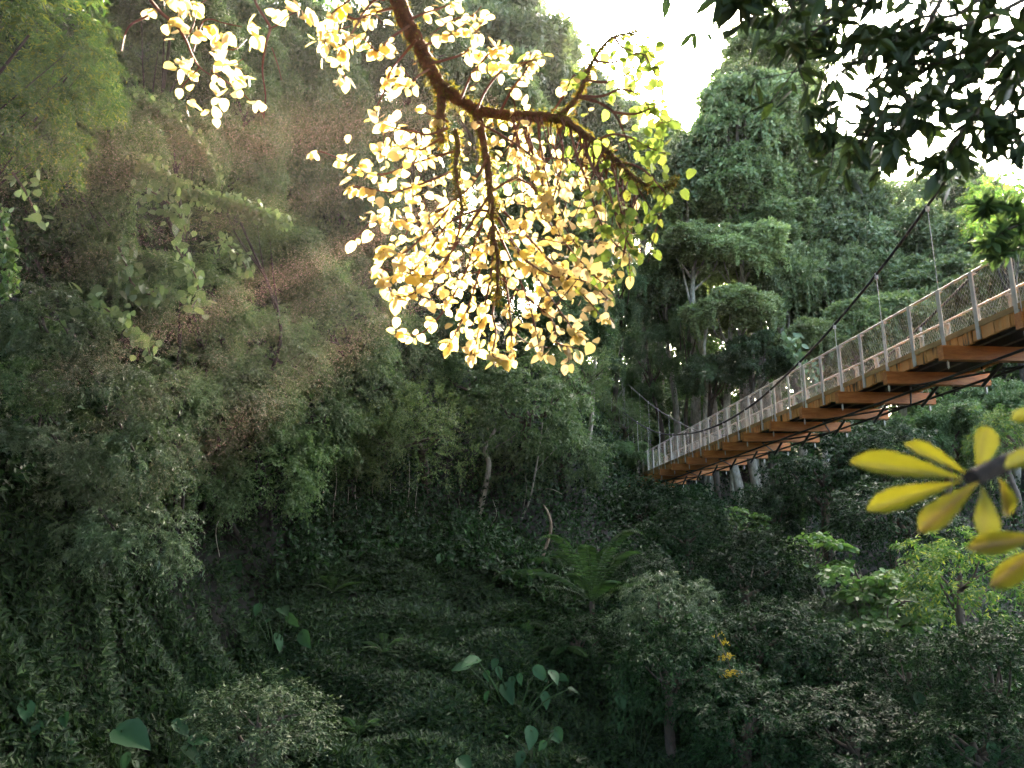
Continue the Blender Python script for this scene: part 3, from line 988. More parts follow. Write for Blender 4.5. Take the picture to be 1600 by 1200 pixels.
# small green branch at the right edge, over the handrail
tree3 = thing("leafy_branch", "fresh green leafy branch reaching in over the bridge handrail at the right edge", "branch", P(1640, 380, 3.2))
T3 = np.array(tree3.location)
t3, l3 = MB(), MB()
lpb, lab, lnb, lsb = [], [], [], []
for pts in ([(1680, 350), (1630, 352), (1590, 352), (1560, 368), (1540, 382)], [(1640, 352), (1600, 335), (1575, 325), (1545, 325), (1538, 318)], [(1650, 372), (1600, 385), (1570, 395), (1555, 400)]):
    path = px_path(pts, 3.3, 3.2)
    tube(t3, path, [PX(3, 3.2), PX(1, 3.2)], 5)
    for i in range(3, len(path)):
        for k in range(5):
            lpb.append(path[i])
            lab.append(rng.standard_normal(3) + nrm(path[-1] - path[0]) * .4)
            lnb.append(rng.standard_normal(3) * .5 + np.array([0, -.5, .6]))
            lsb.append(.075 * (.7 + .6 * rng.random()))
lsb = np.array(lsb)
leaves(l3, LANCE, np.array(lpb), np.array(lab), np.array(lnb), lsb, lsb * .34)
for m_, nm, mt in ((t3, "twig", "bark"), (l3, "leaves", "mid")):
    for v in m_.v:
        v -= T3
    m_.build(nm, M[mt], tree3, smooth=True)

# ------------------------------------------------------------------ yellow whorl close to the lens
wh = thing("leaf_whorl", "out of focus yellow leaf rosette on a thick stalk, low at the right edge", "plant", P(1522, 742, 1.0))
T4 = np.array(wh.location)
st = MB()
path = px_path([(1700, 668), (1640, 700), (1590, 716), (1550, 733), (1518, 748)], 1.08, 1.0)
tube(st, path, [.011, .012, .013, .012], 8, rough=.03)
path2 = px_path([(1700, 760), (1650, 800), (1625, 822), (1612, 835)], 1.08, .98)
tube(st, path2, [.009, .009], 8)
for m_ in (st,):
    for v in m_.v:
        v -= T4
    m_.build("stalk", M["stalk"], wh, smooth=True)
WL = [((1505, 748), (1346, 713), 52, .96, 0), ((1503, 752), (1358, 790), 46, .97, 0), ((1512, 742), (1426, 690), 36, 1.03, 0), ((1527, 742), (1548, 665), 46, 1.05, 0), ((1530, 752), (1436, 826), 50, .93, 0),
      ((1535, 760), (1546, 838), 48, .97, 1), ((1560, 745), (1585, 808), 44, .94, 0), ((1640, 640), (1583, 652), 34, .99, 1), ((1660, 700), (1580, 720), 40, .97, 1), ((1630, 838), (1524, 852), 44, .92, 0), ((1630, 850), (1560, 912), 44, .93, 0)]
for (bx0, by0), (tx, ty), wpx, d, green in WL:
    a0, a1 = P(bx0, by0, d), P(tx, ty, d - .02 + .06 * (rng.random() - .5))
    m_ = MB()
    Ln = np.linalg.norm(a1 - a0)
    nv = np.array([.12 * rng.standard_normal(), -1, .35 + .2 * rng.standard_normal()])
    leaves(m_, OBOV, [a0 - T4], [a1 - a0], [nv], Ln, PX(wpx * .82, d))
    o = m_.build("leaf", M["layer"] if green and False else M["whorl"], wh, smooth=True)
    at = o.data.attributes.new("rib", 'FLOAT', 'POINT')
    k = len(o.data.vertices)
    lit_tone = .0 if (tx, ty) in ((1436, 826), (1585, 808), (1524, 852), (1560, 912)) else .45  # listed leaves go browner, their shadow put into the colour
    at.data.foreach_set("value", np.array([(0.0 if i % 3 == 0 else .42) + lit_tone * .55 for i in range(k)], np.float32))
    o.modifiers.new("s", 'SUBSURF').levels = 2
    o.modifiers["s"].render_levels = 2

# ------------------------------------------------------------------ trees and shrubs: kind, pixel, depth, width in pixels, label, height factor
GR = {"far": "vine-draped trees beyond the footbridge", "left": "trees on the left slope", "mid": "trees at the head of the gully", "low": "shrubs in the gully below the footbridge"}
ROWS = [
    # canopy right of the bough, beyond the bridge
    ("canopy", 1174, 210, 57, 168, "vine-draped crown just under the sun, darkest bulge on its right side", 1.0, "far"),
    ("feather", 1151, 148, 58, 100, "small rounded treetop with the sun burning through its leaves", .9, "far"),
    ("feather", 1172, 82, 66, 105, "airy rounded treetop standing against the white sky above the sun", .75, "far"),
    ("feather", 1232, 60, 68, 120, "tall thin treetop partly behind the dark top right foliage", 1.3, "far"),
    ("feather", 1222, 150, 66, 110, "tall wispy tree between the sun tree and the dark overhanging foliage", 1.2, "far"),
    ("canopy", 1062, 285, 58, 150, "green cushion crown right of the heart-leaved bough, with a dark hollow beneath", 1.0, "far"),
    ("canopy", 1150, 300, 56, 145, "billowing vine crown directly below the sun tree", .9, "far"),
    ("canopy", 1232, 292, 60, 140, "vine cushion left of the sky gap, below the overhanging leaves", .9, "far"),
    ("canopy", 1300, 285, 62, 125, "dark green crown whose top meets the bright gap right of the sun tree", 1.0, "far"),
    ("canopy", 1330, 345, 60, 120, "green crown bulging beside the sky gap above the bridge cable", 1.2, "far"),
    ("canopy", 1268, 385, 57, 140, "shaggy crown hanging with vines left of the bridge cable", 1.1, "far"),
    ("canopy", 1205, 370, 55, 120, "broad vine tier halfway down the right canopy", .8, "far"),
    ("canopy", 1020, 245, 62, 100, "crown behind the right twigs of the bough, against the white sky", 1.0, "far"),
    ("canopy", 1000, 330, 57, 130, "shadowed crown behind the rightmost yellow leaves of the bough", 1.1, "far"),
    ("canopy_pale", 1085, 392, 52, 125, "pale domed crown, left one of the two bright domes below the canopy", .8, "far"),
    ("canopy_pale", 1160, 400, 51, 140, "pale domed crown, right one of the two bright domes below the canopy", .85, "far"),
    ("canopy_pale", 1142, 492, 48, 130, "light green tree with a spreading top just above the far bridge rail", .8, "far"),
    ("canopy", 1225, 452, 52, 125, "drooping vine mass right of the light green spreading tree", 1.2, "far"),
    ("canopy", 1298, 462, 53, 120, "dark vine mass left of the black cable, above the near bridge posts", 1.3, "far"),
    ("canopy", 1352, 428, 56, 120, "ragged crown crossed by the black bridge cable", 1.3, "far"),
    ("canopy", 1040, 455, 54, 110, "dark leaning crown with bare limbs below the bough's right tips", 1.0, "far"),
    ("column", 1075, 500, 52, 70, "thick black trunk column wrapped in climbing leaves above the far bridge end", 1.2, "far"),
    ("column", 1012, 560, 52, 90, "column of climbers left of the steel bridge tower's right leg", 1.0, "far"),
    ("mid", 1110, 590, 47, 105, "low bush behind the thin far posts of the bridge", .9, "far"),
    ("mid", 1190, 560, 46, 110, "leafy bush behind the bridge where the cable dips under the rail", 1.0, "far"),
    ("canopy_pale", 1262, 545, 46, 115, "heart-leaved green mound behind the middle of the wire mesh", .9, "far"),
    ("canopy", 1330, 540, 47, 130, "deep green mass behind the bridge mesh, right of the heart-leaved mound", 1.0, "far"),
    ("canopy", 1405, 520, 47, 130, "green mass seen through the mesh under the second handrail", 1.0, "far"),
    ("canopy", 1470, 460, 50, 140, "bushy crown right of the cable, just above the bridge handrail", .9, "far"),
    ("canopy", 1425, 390, 56, 120, "yellowish crown between the cable and the long steel hanger", 1.1, "far"),
    ("feather", 1425, 318, 66, 95, "small tree standing alone in the sky gap over the bridge", 1.0, "far"),
    ("feather", 1375, 318, 68, 70, "slender treetop beside the sky gap, left of the lone small tree", 1.2, "far"),
    ("canopy", 1505, 335, 64, 130, "blue green crown behind the top end of the black cable", 1.0, "far"),
    ("lime", 1565, 325, 40, 130, "sunlit yellow crown at the right edge under the sky", .8, "far"),  # yellow-green leaf colour stands in for sunlight on this crown
    ("canopy", 1520, 395, 52, 150, "round green crown behind the long hanger, under the sunlit yellow crown", .9, "far"),
    ("canopy", 1560, 470, 45, 150, "leafy mass behind the nearest bridge posts at the right edge", .9, "far"),
    ("mid", 1480, 560, 44, 150, "dark bush seen under the second handrail at the near bridge end", .9, "far"),
    ("mid", 1570, 570, 42, 150, "bush behind the nearest fascia boards at the right edge", .9, "far"),
    # top centre, behind the bough
    ("canopy", 775, 95, 50, 190, "big dark crown behind the top of the bough, left of the white sky", 1.1, "mid"),
    ("canopy", 888, 185, 52, 140, "crown below the sky notch, right of the bough's upper fork", 1.1, "mid"),
    ("canopy", 950, 270, 53, 150, "crown hidden behind the bough's right arm", 1.0, "mid"),
    ("feather", 868, 75, 54, 85, "slender crown edging the white sky above the bough's upper fork", 1.0, "mid"),
    ("canopy", 945, 190, 55, 95, "small crown under the sky notch behind the greener bough leaves", .9, "mid"),
    ("lime", 1128, 615, 54, 70, "sunlit yellow sapling behind the far bridge posts", 1.2, "far"),  # this and the next two: sunlight put into the yellow-green leaf colour
    ("lime", 1368, 390, 62, 75, "sunlit yellow leaves showing beside the black bridge cable", 1.0, "far"),
    ("lime", 1495, 655, 50, 90, "sunlit yellow patch of leaves below the nearest beams", 1.2, "far"),
    ("canopy", 740, 170, 44, 190, "shadowed crown behind the mossy fork of the bough", 1.1, "mid"),
    ("mid", 640, 60, 38, 200, "dim crown behind the thick upper bough", 1.1, "mid"),
    ("mid", 640, 250, 36, 200, "dim crown left of the bough's brightest leaves", 1.1, "mid"),
    ("canopy", 860, 370, 46, 200, "crown behind the middle of the yellow leaves", 1.0, "mid"),
    ("mid", 760, 420, 40, 180, "shadowed crown behind the lower yellow leaves", 1.0, "mid"),
    ("column", 962, 440, 50, 90, "tall leafy column right of the lowest yellow leaves", 1.2, "mid"),
    ("column", 930, 560, 45, 90, "tall dark column behind the white-barked trunk", 1.1, "mid"),
    ("mid", 880, 520, 40, 150, "deep shaded crown under the right tip of the yellow leaves", 1.0, "mid"),
    ("mid", 690, 540, 32, 130, "small dark crown under the left tip of the yellow leaves", .9, "mid"),
    ("airy", 905, 590, 36, 130, "pale leafy sapling top above the white-barked trunk", .9, "mid"),
    ("dark", 820, 640, 30, 190, "rounded dark shrub tree in the middle, below the yellow leaves", 1.0, "mid"),
    ("dark", 735, 600, 31, 130, "dark leafy crown between the yellow green sapling and the rounded shrub tree", .9, "mid"),
    ("airy", 648, 685, 26, 170, "yellow green sapling with a feathery top in the middle of the slope", 1.2, "mid"),
    ("airy", 590, 690, 26, 110, "thin sapling touching the left side of the yellow green sapling", 1.1, "mid"),
    ("dark", 880, 710, 32, 130, "low spreading shrub at the foot of the white-barked trunk", .9, "mid"),
    ("dark", 800, 740, 31, 120, "dull shrub hanging over the dark hollow in the middle", .8, "mid"),
    ("airy", 970, 660, 42, 90, "grey leaved sapling in front of the bridge tower", 1.0, "mid"),
    ("mid", 985, 720, 40, 90, "bush at the far end of the bridge, under the tower", .8, "mid"),
    # left slope
    ("lime", 45, 55, 11, 230, "bright yellow green branch tree in the top left corner", .75, "left"),
    ("lime", 105, 120, 12, 150, "yellow tipped bough just below the top left corner tree", .8, "left"),
    ("lime", 40, 215, 11, 170, "bright leaved tree at the left edge, below the yellow tipped bough", .9, "left"),
    ("mid", 120, 200, 15, 230, "dark small-leaved tree behind the bright yellow green leaves", 1.0, "left"),
    ("mid", 265, 60, 19, 240, "grey green crown behind the left spray of yellow heart leaves", 1.0, "left"),
    ("mid", 270, 215, 18, 170, "misty crown sloping down from the left spray of heart leaves", .8, "left"),
    ("airy", 375, 345, 21, 170, "hazy crown at the lower end of the diagonal vine garlands", .7, "left"),
    ("mid", 440, 120, 30, 260, "brownish shaded crown behind the drifting mist", 1.2, "left"),
    ("mid", 540, 330, 31, 220, "shaded crown left of the bough's lower leaves", 1.2, "left"),
    ("mid", 440, 420, 25, 190, "mist-veiled crown where the light shaft ends", .9, "left"),
    ("dark", 110, 330, 16, 170, "dark tree at the left edge above the silver leaves", 1.0, "left"),
    ("dark", 300, 480, 19, 190, "dim shrub under the heart-leaved vines", .9, "left"),
    ("silver", 75, 520, 12.5, 200, "silvery drooping leaf tree at the left edge, topmost of its cluster", .8, "left"),
    ("silver", 160, 610, 13, 190, "silvery tree with long hanging leaves above the black hollow", .8, "left"),
    ("silver", 60, 690, 12, 150, "silvery branch at the left edge over the black hollow", .5, "left"),
    ("silver", 215, 715, 13.5, 190, "silvery shrub right of the black hollow", .9, "left"),
    ("silver", 190, 845, 14, 190, "lowest silvery shrub, hanging over the creeper bank", .9, "left"),
    ("dark", 330, 620, 19, 200, "dull green shrub right of the silvery trees", .9, "left"),
    ("dark", 420, 560, 22, 190, "dull green shrub below the light shaft", .9, "left"),
    ("dark", 520, 520, 25, 190, "dark crown left of the lowest heart leaves", 1.0, "left"),
    ("dark", 480, 650, 23, 190, "reddish shaded shrub in the middle of the left slope", .9, "left"),
    ("dark", 400, 720, 21, 190, "dark shrub above the hanging lianas", .9, "left"),
    ("dark", 310, 760, 19, 150, "dark shrub between the silvery shrubs and the lianas", .9, "left"),
    ("airy", 545, 735, 25, 130, "thin leaved bush over the hanging lianas", .9, "left"),
    ("silver", 125, 755, 14, 140, "silvery twig mass inside the black hollow at the left", .7, "left"),
    ("dark", 255, 630, 17, 150, "dark shrub between the silvery trees and the dull green ones", .9, "left"),
    ("dark", 385, 640, 20.5, 150, "deep shaded shrub below the light shaft, over the lianas", .9, "left"),
    ("mid", 190, 445, 16.5, 190, "dark crown behind the large-leaved vine sprays", 1.0, "left"),
    ("dark", 560, 610, 27, 150, "shaded crown between the reddish shrub and the thin sapling", .9, "left"),
    ("mid", 350, 270, 23, 200, "dusky crown behind the upper diagonal garland", 1.0, "left"),
    ("mid", 500, 230, 33, 200, "brown shaded crown left of the bough's stub", 1.1, "left"),
    ("mid", 585, 130, 40, 190, "dark crown filling the gap under the thick upper bough", 1.1, "left"),
    ("mid", 370, 150, 27, 210, "mist-veiled crown behind the left spray of yellow heart leaves", 1.1, "left"),
    ("mid", 560, 430, 30, 180, "shaded crown left of the middle yellow leaves", 1.0, "left"),
    ("dark", 20, 610, 12, 120, "dark twigs at the left edge among the silvery trees", .9, "left"),
    ("dark", 620, 560, 30, 150, "dark crown below the left edge of the yellow leaves", .9, "left"),
    # low right, under the bridge
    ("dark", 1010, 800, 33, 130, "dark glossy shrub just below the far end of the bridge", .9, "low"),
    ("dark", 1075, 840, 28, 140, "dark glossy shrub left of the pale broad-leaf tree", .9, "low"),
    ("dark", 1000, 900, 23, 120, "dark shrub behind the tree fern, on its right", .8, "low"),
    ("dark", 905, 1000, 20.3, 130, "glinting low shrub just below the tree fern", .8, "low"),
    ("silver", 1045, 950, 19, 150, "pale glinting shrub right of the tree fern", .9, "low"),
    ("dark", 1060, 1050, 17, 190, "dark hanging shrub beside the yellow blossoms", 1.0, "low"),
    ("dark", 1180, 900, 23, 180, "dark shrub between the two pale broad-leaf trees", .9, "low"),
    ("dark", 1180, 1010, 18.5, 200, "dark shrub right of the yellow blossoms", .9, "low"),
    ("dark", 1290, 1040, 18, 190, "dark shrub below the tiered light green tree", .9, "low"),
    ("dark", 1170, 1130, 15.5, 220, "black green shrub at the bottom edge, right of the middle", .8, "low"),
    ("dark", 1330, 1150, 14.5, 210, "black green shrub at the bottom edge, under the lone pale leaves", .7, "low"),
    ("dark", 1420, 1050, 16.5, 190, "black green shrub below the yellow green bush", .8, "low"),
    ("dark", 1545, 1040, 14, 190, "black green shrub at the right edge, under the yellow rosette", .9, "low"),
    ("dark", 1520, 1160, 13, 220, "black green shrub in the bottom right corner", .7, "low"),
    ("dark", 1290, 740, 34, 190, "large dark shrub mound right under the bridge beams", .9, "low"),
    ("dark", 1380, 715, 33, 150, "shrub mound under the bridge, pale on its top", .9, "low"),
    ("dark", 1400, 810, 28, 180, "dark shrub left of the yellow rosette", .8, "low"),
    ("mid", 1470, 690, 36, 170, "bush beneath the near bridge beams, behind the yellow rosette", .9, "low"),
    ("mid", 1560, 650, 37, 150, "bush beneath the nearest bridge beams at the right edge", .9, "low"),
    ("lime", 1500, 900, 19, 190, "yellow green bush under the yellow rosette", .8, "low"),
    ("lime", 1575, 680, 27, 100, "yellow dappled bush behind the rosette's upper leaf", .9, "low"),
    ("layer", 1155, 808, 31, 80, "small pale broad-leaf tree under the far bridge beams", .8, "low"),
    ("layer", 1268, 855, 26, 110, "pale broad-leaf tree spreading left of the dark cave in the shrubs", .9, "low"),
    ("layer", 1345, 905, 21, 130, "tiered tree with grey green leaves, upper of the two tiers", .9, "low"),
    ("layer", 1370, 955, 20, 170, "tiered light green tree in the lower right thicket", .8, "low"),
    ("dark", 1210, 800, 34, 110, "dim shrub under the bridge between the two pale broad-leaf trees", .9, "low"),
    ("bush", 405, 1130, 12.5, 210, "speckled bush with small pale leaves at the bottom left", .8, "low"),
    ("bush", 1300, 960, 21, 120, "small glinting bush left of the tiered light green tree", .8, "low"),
]
roots = {}
for k, x, y, d, w, lab, sq, g in ROWS:
    if k == 'dark' and g != 'low':
        k = 'slope'
    roots[lab] = plant(k, x, y, d, w, lab, sq, group=GR[g], lean=-3.0 if g == "left" and k == "lime" else 0)

# ------------------------------------------------------------------ heart-leaved vines: stem and leaves
VS = 0


def garland(pts, d0, d1, n, size, label, group="heart-leaved vines on the left slope", mat="heart"):
    path = px_path(pts, d0, d1, .15)
    o = thing("heart_leaved_vine", label, "vine", path[0], group)
    s, l = MB(), MB()
    tube(s, path, [.02, .012], 5)
    i = rng.integers(0, len(path), n)
    pos = path[i] + rng.standard_normal((n, 3)) * size * .85
    leaves(l, HEART, pos, rng.standard_normal((n, 3)) * .5 + np.array([0, 0, -.8]), rng.standard_normal((n, 3)) * .45 + np.array([.1, -.75, .6]), size * (.6 + .7 * rng.random(n)), size * (.55 + .5 * rng.random(n)))
    for m_ in (s, l):
        for v in m_.v:
            v -= path[0]
    s.build("stem", M["bark"], o, smooth=True)
    l.build("leaves", M[mat], o, smooth=True)
    return o


garland([(205, 160), (250, 175), (290, 205), (320, 245), (335, 280)], 15, 15.5, 1000, .1, "upper diagonal garland of pale heart leaves on the left slope")
garland([(215, 245), (255, 275), (300, 300), (360, 315), (400, 330), (445, 345)], 15, 16.5, 1100, .105, "long garland of pale heart leaves running down to the light shaft")
garland([(228, 295), (255, 310), (280, 335), (290, 362)], 14, 14.2, 60, .17, "short dangling string of heart leaves beside the dark recess")
garland([(185, 385), (200, 420), (205, 440), (230, 460), (245, 450)], 13, 13.2, 80, .15, "large-leaved vine spray at the left, upper of the pair above the silvery trees")
garland([(275, 385), (290, 410), (305, 430), (310, 460), (300, 480)], 13.5, 13.6, 70, .15, "large-leaved vine hanging right of the pair above the silvery trees")
garland([(150, 470), (175, 490), (205, 505), (225, 530), (235, 555)], 13, 13.1, 90, .14, "large-leaved vine trailing down just above the silvery trees")
garland([(110, 455), (125, 465), (135, 475)], 12.5, 12.6, 10, .26, "pair of big pale leaves on a short vine at the left")
garland([(340, 370), (370, 395), (385, 420)], 18, 18.2, 70, .14, "faint yellowish vine at the foot of the long garland")
garland([(0, 330), (12, 380), (15, 430), (5, 460)], 10.5, 10.6, 330, .07, "bright green hanging curtain of tiny leaves at the left edge", mat="layer")
garland([(20, 270), (40, 300), (52, 325), (60, 345)], 11, 11, 24, .13, "thin vine with sparse green leaves at the left edge")
garland([(1235, 530), (1250, 560), (1265, 590), (1262, 620)], 43, 43, 160, .34, "curtain of big heart leaves behind the bridge mesh", "heart-leaved vines on the left slope")


# ------------------------------------------------------------------ giant taro: upright stalks with big leaves
TARO = outline_leaf([(-.22, .12), (-.12, .3), (0, .4), (.15, .48), (.35, .46), (.55, .36), (.75, .22), (.9, .1), (1, .005)], .3, .35, .045)


def taro(label, blades, d, size, group="giant taro plants on the creeper bank", dead=None):
    c = P(np.mean([b[0] for b in blades]), np.mean([b[1] for b in blades]), d)
    base = c - np.array([0, -.15, .75])
    base[2] = min(base[2], float(ground_z(np.array(base[0]), np.array(base[1]))) + .1) if abs(base[2] - float(ground_z(np.array(base[0]), np.array(base[1])))) < 2.5 else base[2]
    o = thing("giant_taro", label, "plant", base, group)
    for k, (x, y) in enumerate(blades):
        p = P(x, y, d + .25 * rng.standard_normal())
        s = MB()
        q = p - base
        tube(s, smooth_path([np.zeros(3), q * .5 + np.array([0, 0, .18]), q], 5), [.022, .012], 5)
        s.build("stalk", M["fern"], o, smooth=True)
        b = MB()
        a = nrm(np.array([q[0] * .8, -.35, -.55]) + .35 * rng.standard_normal(3))
        sz = size * .72 * (.55 + .7 * rng.random())
        leaves(b, TARO, [q], [a], [np.array([.35 * rng.standard_normal(), -.35, .95]) + .2 * rng.standard_normal(3)], sz, sz * .85)
        b.build("leaf", M["dead" if dead == k else "taro"], o, smooth=True)


taro("giant taro with one orange withered leaf on the dark slope", [(372, 896), (392, 893), (378, 870), (398, 905), (365, 880)], 21, .6, dead=0)
taro("giant taro below the one with the orange leaf", [(405, 946), (398, 966), (440, 950), (452, 962), (432, 995), (472, 990), (420, 970)], 19, .55)
taro("largest giant taro, at the top of the creeper bank left of the ferns", [(690, 868), (705, 862), (700, 885), (720, 880), (722, 905), (705, 918), (668, 880), (715, 935), (690, 940), (735, 915), (680, 905)], 24, .85)
taro("wide giant taro in the lower middle of the creeper bank", [(730, 1040), (745, 1030), (775, 1032), (760, 1050), (800, 1060), (778, 1045), (812, 1055), (790, 1072), (838, 1045), (862, 1050), (875, 1057), (762, 1085), (850, 1085), (890, 1076)], 17.5, .5)
taro("giant taro with jagged leaves left of the wide one", [(690, 1090), (705, 1098), (655, 1102), (718, 1090)], 17, .42)
taro("giant taro with folded leaves below the wide one", [(795, 1148), (830, 1140), (850, 1160), (862, 1150), (870, 1140), (815, 1178)], 15.5, .45)
taro("giant taro with cut leaves at the bottom edge", [(650, 1178), (668, 1185), (705, 1190), (720, 1186)], 14.5, .42)
taro("cluster of ribbed leaves in the bottom left corner", [(20, 1125), (45, 1140), (10, 1150), (60, 1130), (75, 1160), (100, 1118), (105, 1160), (40, 1100)], 11.5, .42)
taro("single round ribbed leaf at the bottom left, palest of all", [(190, 1140)], 11.2, .62)
taro("giant taro right of the single round ribbed leaf", [(275, 1130), (290, 1170), (300, 1155), (200, 1180), (210, 1190)], 12, .45)
taro("giant taro half hidden in shade under the tree fern", [(985, 1090), (1010, 1105), (1035, 1112), (968, 1088), (970, 1130)], 17, .4)
taro("lone pale pair of leaves in the black thicket at lower right", [(1408, 1090), (1425, 1092), (1434, 1086)], 15, .45)
taro("taro with limp leaves in the bottom right thicket", [(1520, 1170), (1550, 1165), (1575, 1172), (1495, 1175)], 13, .42)


# ------------------------------------------------------------------ ferns
def fern(name, label, px, py, d, n, ln, up, trunk=0.0, group="ferns on the creeper bank", curl=None):
    c = P(px, py, d)
    g = float(ground_z(np.array(c[0]), np.array(c[1])))
    base = c - np.array([0, 0, max(.15, trunk)])
    o = thing(name, label, "fern", base, group)
    if trunk:
        t = MB()
        tube(t, [np.array([0, 0, -.8]), np.array([0, 0, .3]), c - base], [.09, .08, .07], 8, rough=.1)
        t.build("trunk", M["bark"], o)
    off = c - base
    for k in range(n):
        a = 6.283 * (k + .4 * rng.random()) / n
        hd = np.array([math.cos(a), math.sin(a), 0])
        L = ln * (.8 + .35 * rng.random())
        u = up * (.3 + 1.5 * rng.random() if curl else .7 + .6 * rng.random())
        t = np.linspace(0, 1, 34)
        path = off + hd * (L * t * (.85 - .1 * t))[:, None] + UP * (L * (u * t - (u * .95 + .12) * t ** 2.2))[:, None]
        if curl:
            path = off + hd * (L * t * .8)[:, None] + UP * (L * (u * t - curl * u * t ** 2))[:, None]
        m_ = MB()
        tube(m_, path[::4], [.012, .004], 4)
        tan = nrm(np.gradient(path, axis=0))
        sd = nrm(np.cross(tan, UP))
        for s in (-1, 1):
            w = L * (.14 if curl else .24) * np.sin(np.clip(t, .06, .97) * 3.14) ** .6
            leaves(m_, LANCE, path[2:], sd[2:] * s + tan[2:] * .45 - UP * .15, UP + .15 * rng.standard_normal((32, 3)) + np.array([0, -.2, 0]), w[2:], L * .012)
        m_.build("frond", M["fern"], o)


fern("tree_fern", "tree fern with tall feathered fronds and a shaggy crown on the bank", 925, 940, 21.5, 14, 2.2, 1.15, .3, curl=.62)
fern("fern", "arching fern left of the tree fern", 815, 900, 23.5, 9, 1.3, .5)
fern("fern", "small fern under the fallen pale branch", 845, 880, 24.5, 9, 1.2, .7)
fern("fern", "drooping fern on the creeper bank below the tree fern", 820, 975, 21, 7, 1.0, .35)
fern("fern", "limp fern above the jagged shade right of the wide taro", 880, 1012, 19.5, 6, 1.0, .2)
fern("fern", "small fern by the left black hollow", 215, 965, 18, 6, .9, .4)
fern("fern", "pointed fern on the bottom left bank", 170, 1025, 15.5, 5, .8, .5)
fern("fern", "fern fronds at the top edge of the creeper bank, left of the largest taro", 630, 870, 24.5, 8, 1.1, .5)
fern("fern", "broad fern high on the creeper bank, right of the giant taro with the orange leaf", 520, 925, 21, 9, 1.1, .7, 0, curl=.7)
fern("fern", "fern in the middle of the creeper bank, above the jagged-leaved taro", 600, 1020, 18.5, 8, .9, .7, 0, curl=.7)
fern("fern", "fern at the bottom edge, right of the speckled bush", 560, 1150, 15.5, 8, .8, .7, 0, curl=.7)
fern("fern", "fern under the dark hanging shrub beside the yellow blossoms", 985, 1040, 18.5, 8, 1.0, .7, 0, curl=.7)
fern("fern", "pale hanging fern in the dark cave under the rosette", 1312, 825, 29, 7, 1.0, .4, 0, "ferns on the creeper bank")

# ------------------------------------------------------------------ lone trunks, fallen branch, lianas, blossoms
def stick(name, label, cat, pts, d0, d1, rpx, mat, group=None, limbs=()):
    path = px_path(pts, d0, d1, .0)
    o = thing(name, label, cat, path[-1], group)
    m_ = MB()
    tube(m_, path, [PX(q, d0) for q in rpx], 8, rough=.07)
    for lp_ in limbs:
        tube(m_, px_path(lp_, d0, d1), [PX(rpx[0] * .6, d0), PX(.6, d0)], 5)
    for v in m_.v:
        v -= path[-1]
    return o, m_


o, m_ = stick("white_barked_tree", "slim white-barked trunk left of the bridge tower", "tree", [(930, 560), (926, 630), (922, 680), (918, 730), (913, 800)], 37, 36, (2.5, 3.5, 4.2, 4.8), "pale_bark")
m_.build("trunk", M["pale_bark"], o, smooth=True)
o, m_ = stick("fallen_branch", "bent pale branch with bare wood sticking out of the dark hollow", "branch", [(849, 789), (856, 800), (861, 820), (858, 840), (851, 860), (846, 880)], 26, 25, (1, 1.8, 2.3, 2.6, 2.4), "pale_bark")
m_.build("branch", M["dead_wood"], o, smooth=True)
o, m_ = stick("crooked_tree", "crooked brown trunk in the dark right of the yellow green sapling", "tree", [(775, 670), (758, 700), (764, 730), (752, 790), (745, 840)], 30, 29, (2, 4, 4.5, 5), "bark", limbs=[[(760, 705), (790, 690), (815, 672)]])
m_.build("trunk", M["pale_bark"], o, smooth=True)
o, m_ = stick("thin_tree", "thin forked grey stem between the rounded shrub and the white-barked trunk", "tree", [(848, 660), (843, 700), (836, 740), (828, 780), (815, 810)], 29.5, 29, (.8, 1.2, 1.5, 1.8), "pale_bark", limbs=[[(838, 735), (855, 715), (870, 700)], [(834, 766), (860, 764), (878, 772)]])
m_.build("trunk", M["pale_bark"], o, smooth=True)
for lab, pts, r in (("red brown twisted trunk above the far bridge rail", [(1110, 480), (1100, 540), (1104, 590), (1102, 640), (1100, 700)], 3.2), ("pale upright trunk right of the twisted one, behind the bridge", [(1178, 520), (1176, 570), (1174, 620), (1172, 700)], 2.6),
                     ("slim pale trunk below the bridge deck, left one", [(1103, 730), (1102, 760), (1100, 800)], 1.6), ("slim pale trunk below the bridge deck, dappled right one", [(1143, 725), (1144, 760), (1146, 800)], 3.0)):
    o, m_ = stick("slender_tree", lab, "tree", pts, 47, 47, (r * .7, r, r, r * 1.2), "pale_bark")
    m_.build("trunk", M["pale_bark"], o, smooth=True)
for i, (x, y0, y1, d) in enumerate([(520, 700, 850, 24), (545, 760, 860, 25), (560, 730, 845, 25), (610, 750, 860, 26), (640, 720, 850, 26.5), (652, 760, 855, 26.5), (590, 700, 800, 26), (440, 780, 880, 23), (720, 740, 800, 29), (770, 780, 850, 28), (820, 740, 800, 29), (350, 740, 870, 20)]):
    l = MB()
    path = px_path([(x, y0), (x + 4 * rng.standard_normal(), (2 * y0 + y1) / 3), (x + 5 * rng.standard_normal(), (y0 + 2 * y1) / 3), (x + 6 * rng.standard_normal(), y1)], d, d, .05)
    tube(l, path, [.008, .012, .009], 5)
    tag(l.build("liana", M["pale_bark"]), "thin pale liana hanging down the dark hollow below the left slope", "liana", "hanging lianas in the dark hollow")
bl = thing("yellow_flower_spray", "spray of small yellow blossoms hanging on the dark shrub at lower middle right", "flower", P(1128, 985, 15.6))
B0 = np.array(bl.location)
s, f = MB(), MB()
path = px_path([(1118, 985), (1132, 1020), (1140, 1040), (1142, 1065)], 15.6, 15.5)
tube(s, path, [.012, .006], 5)
fp = []
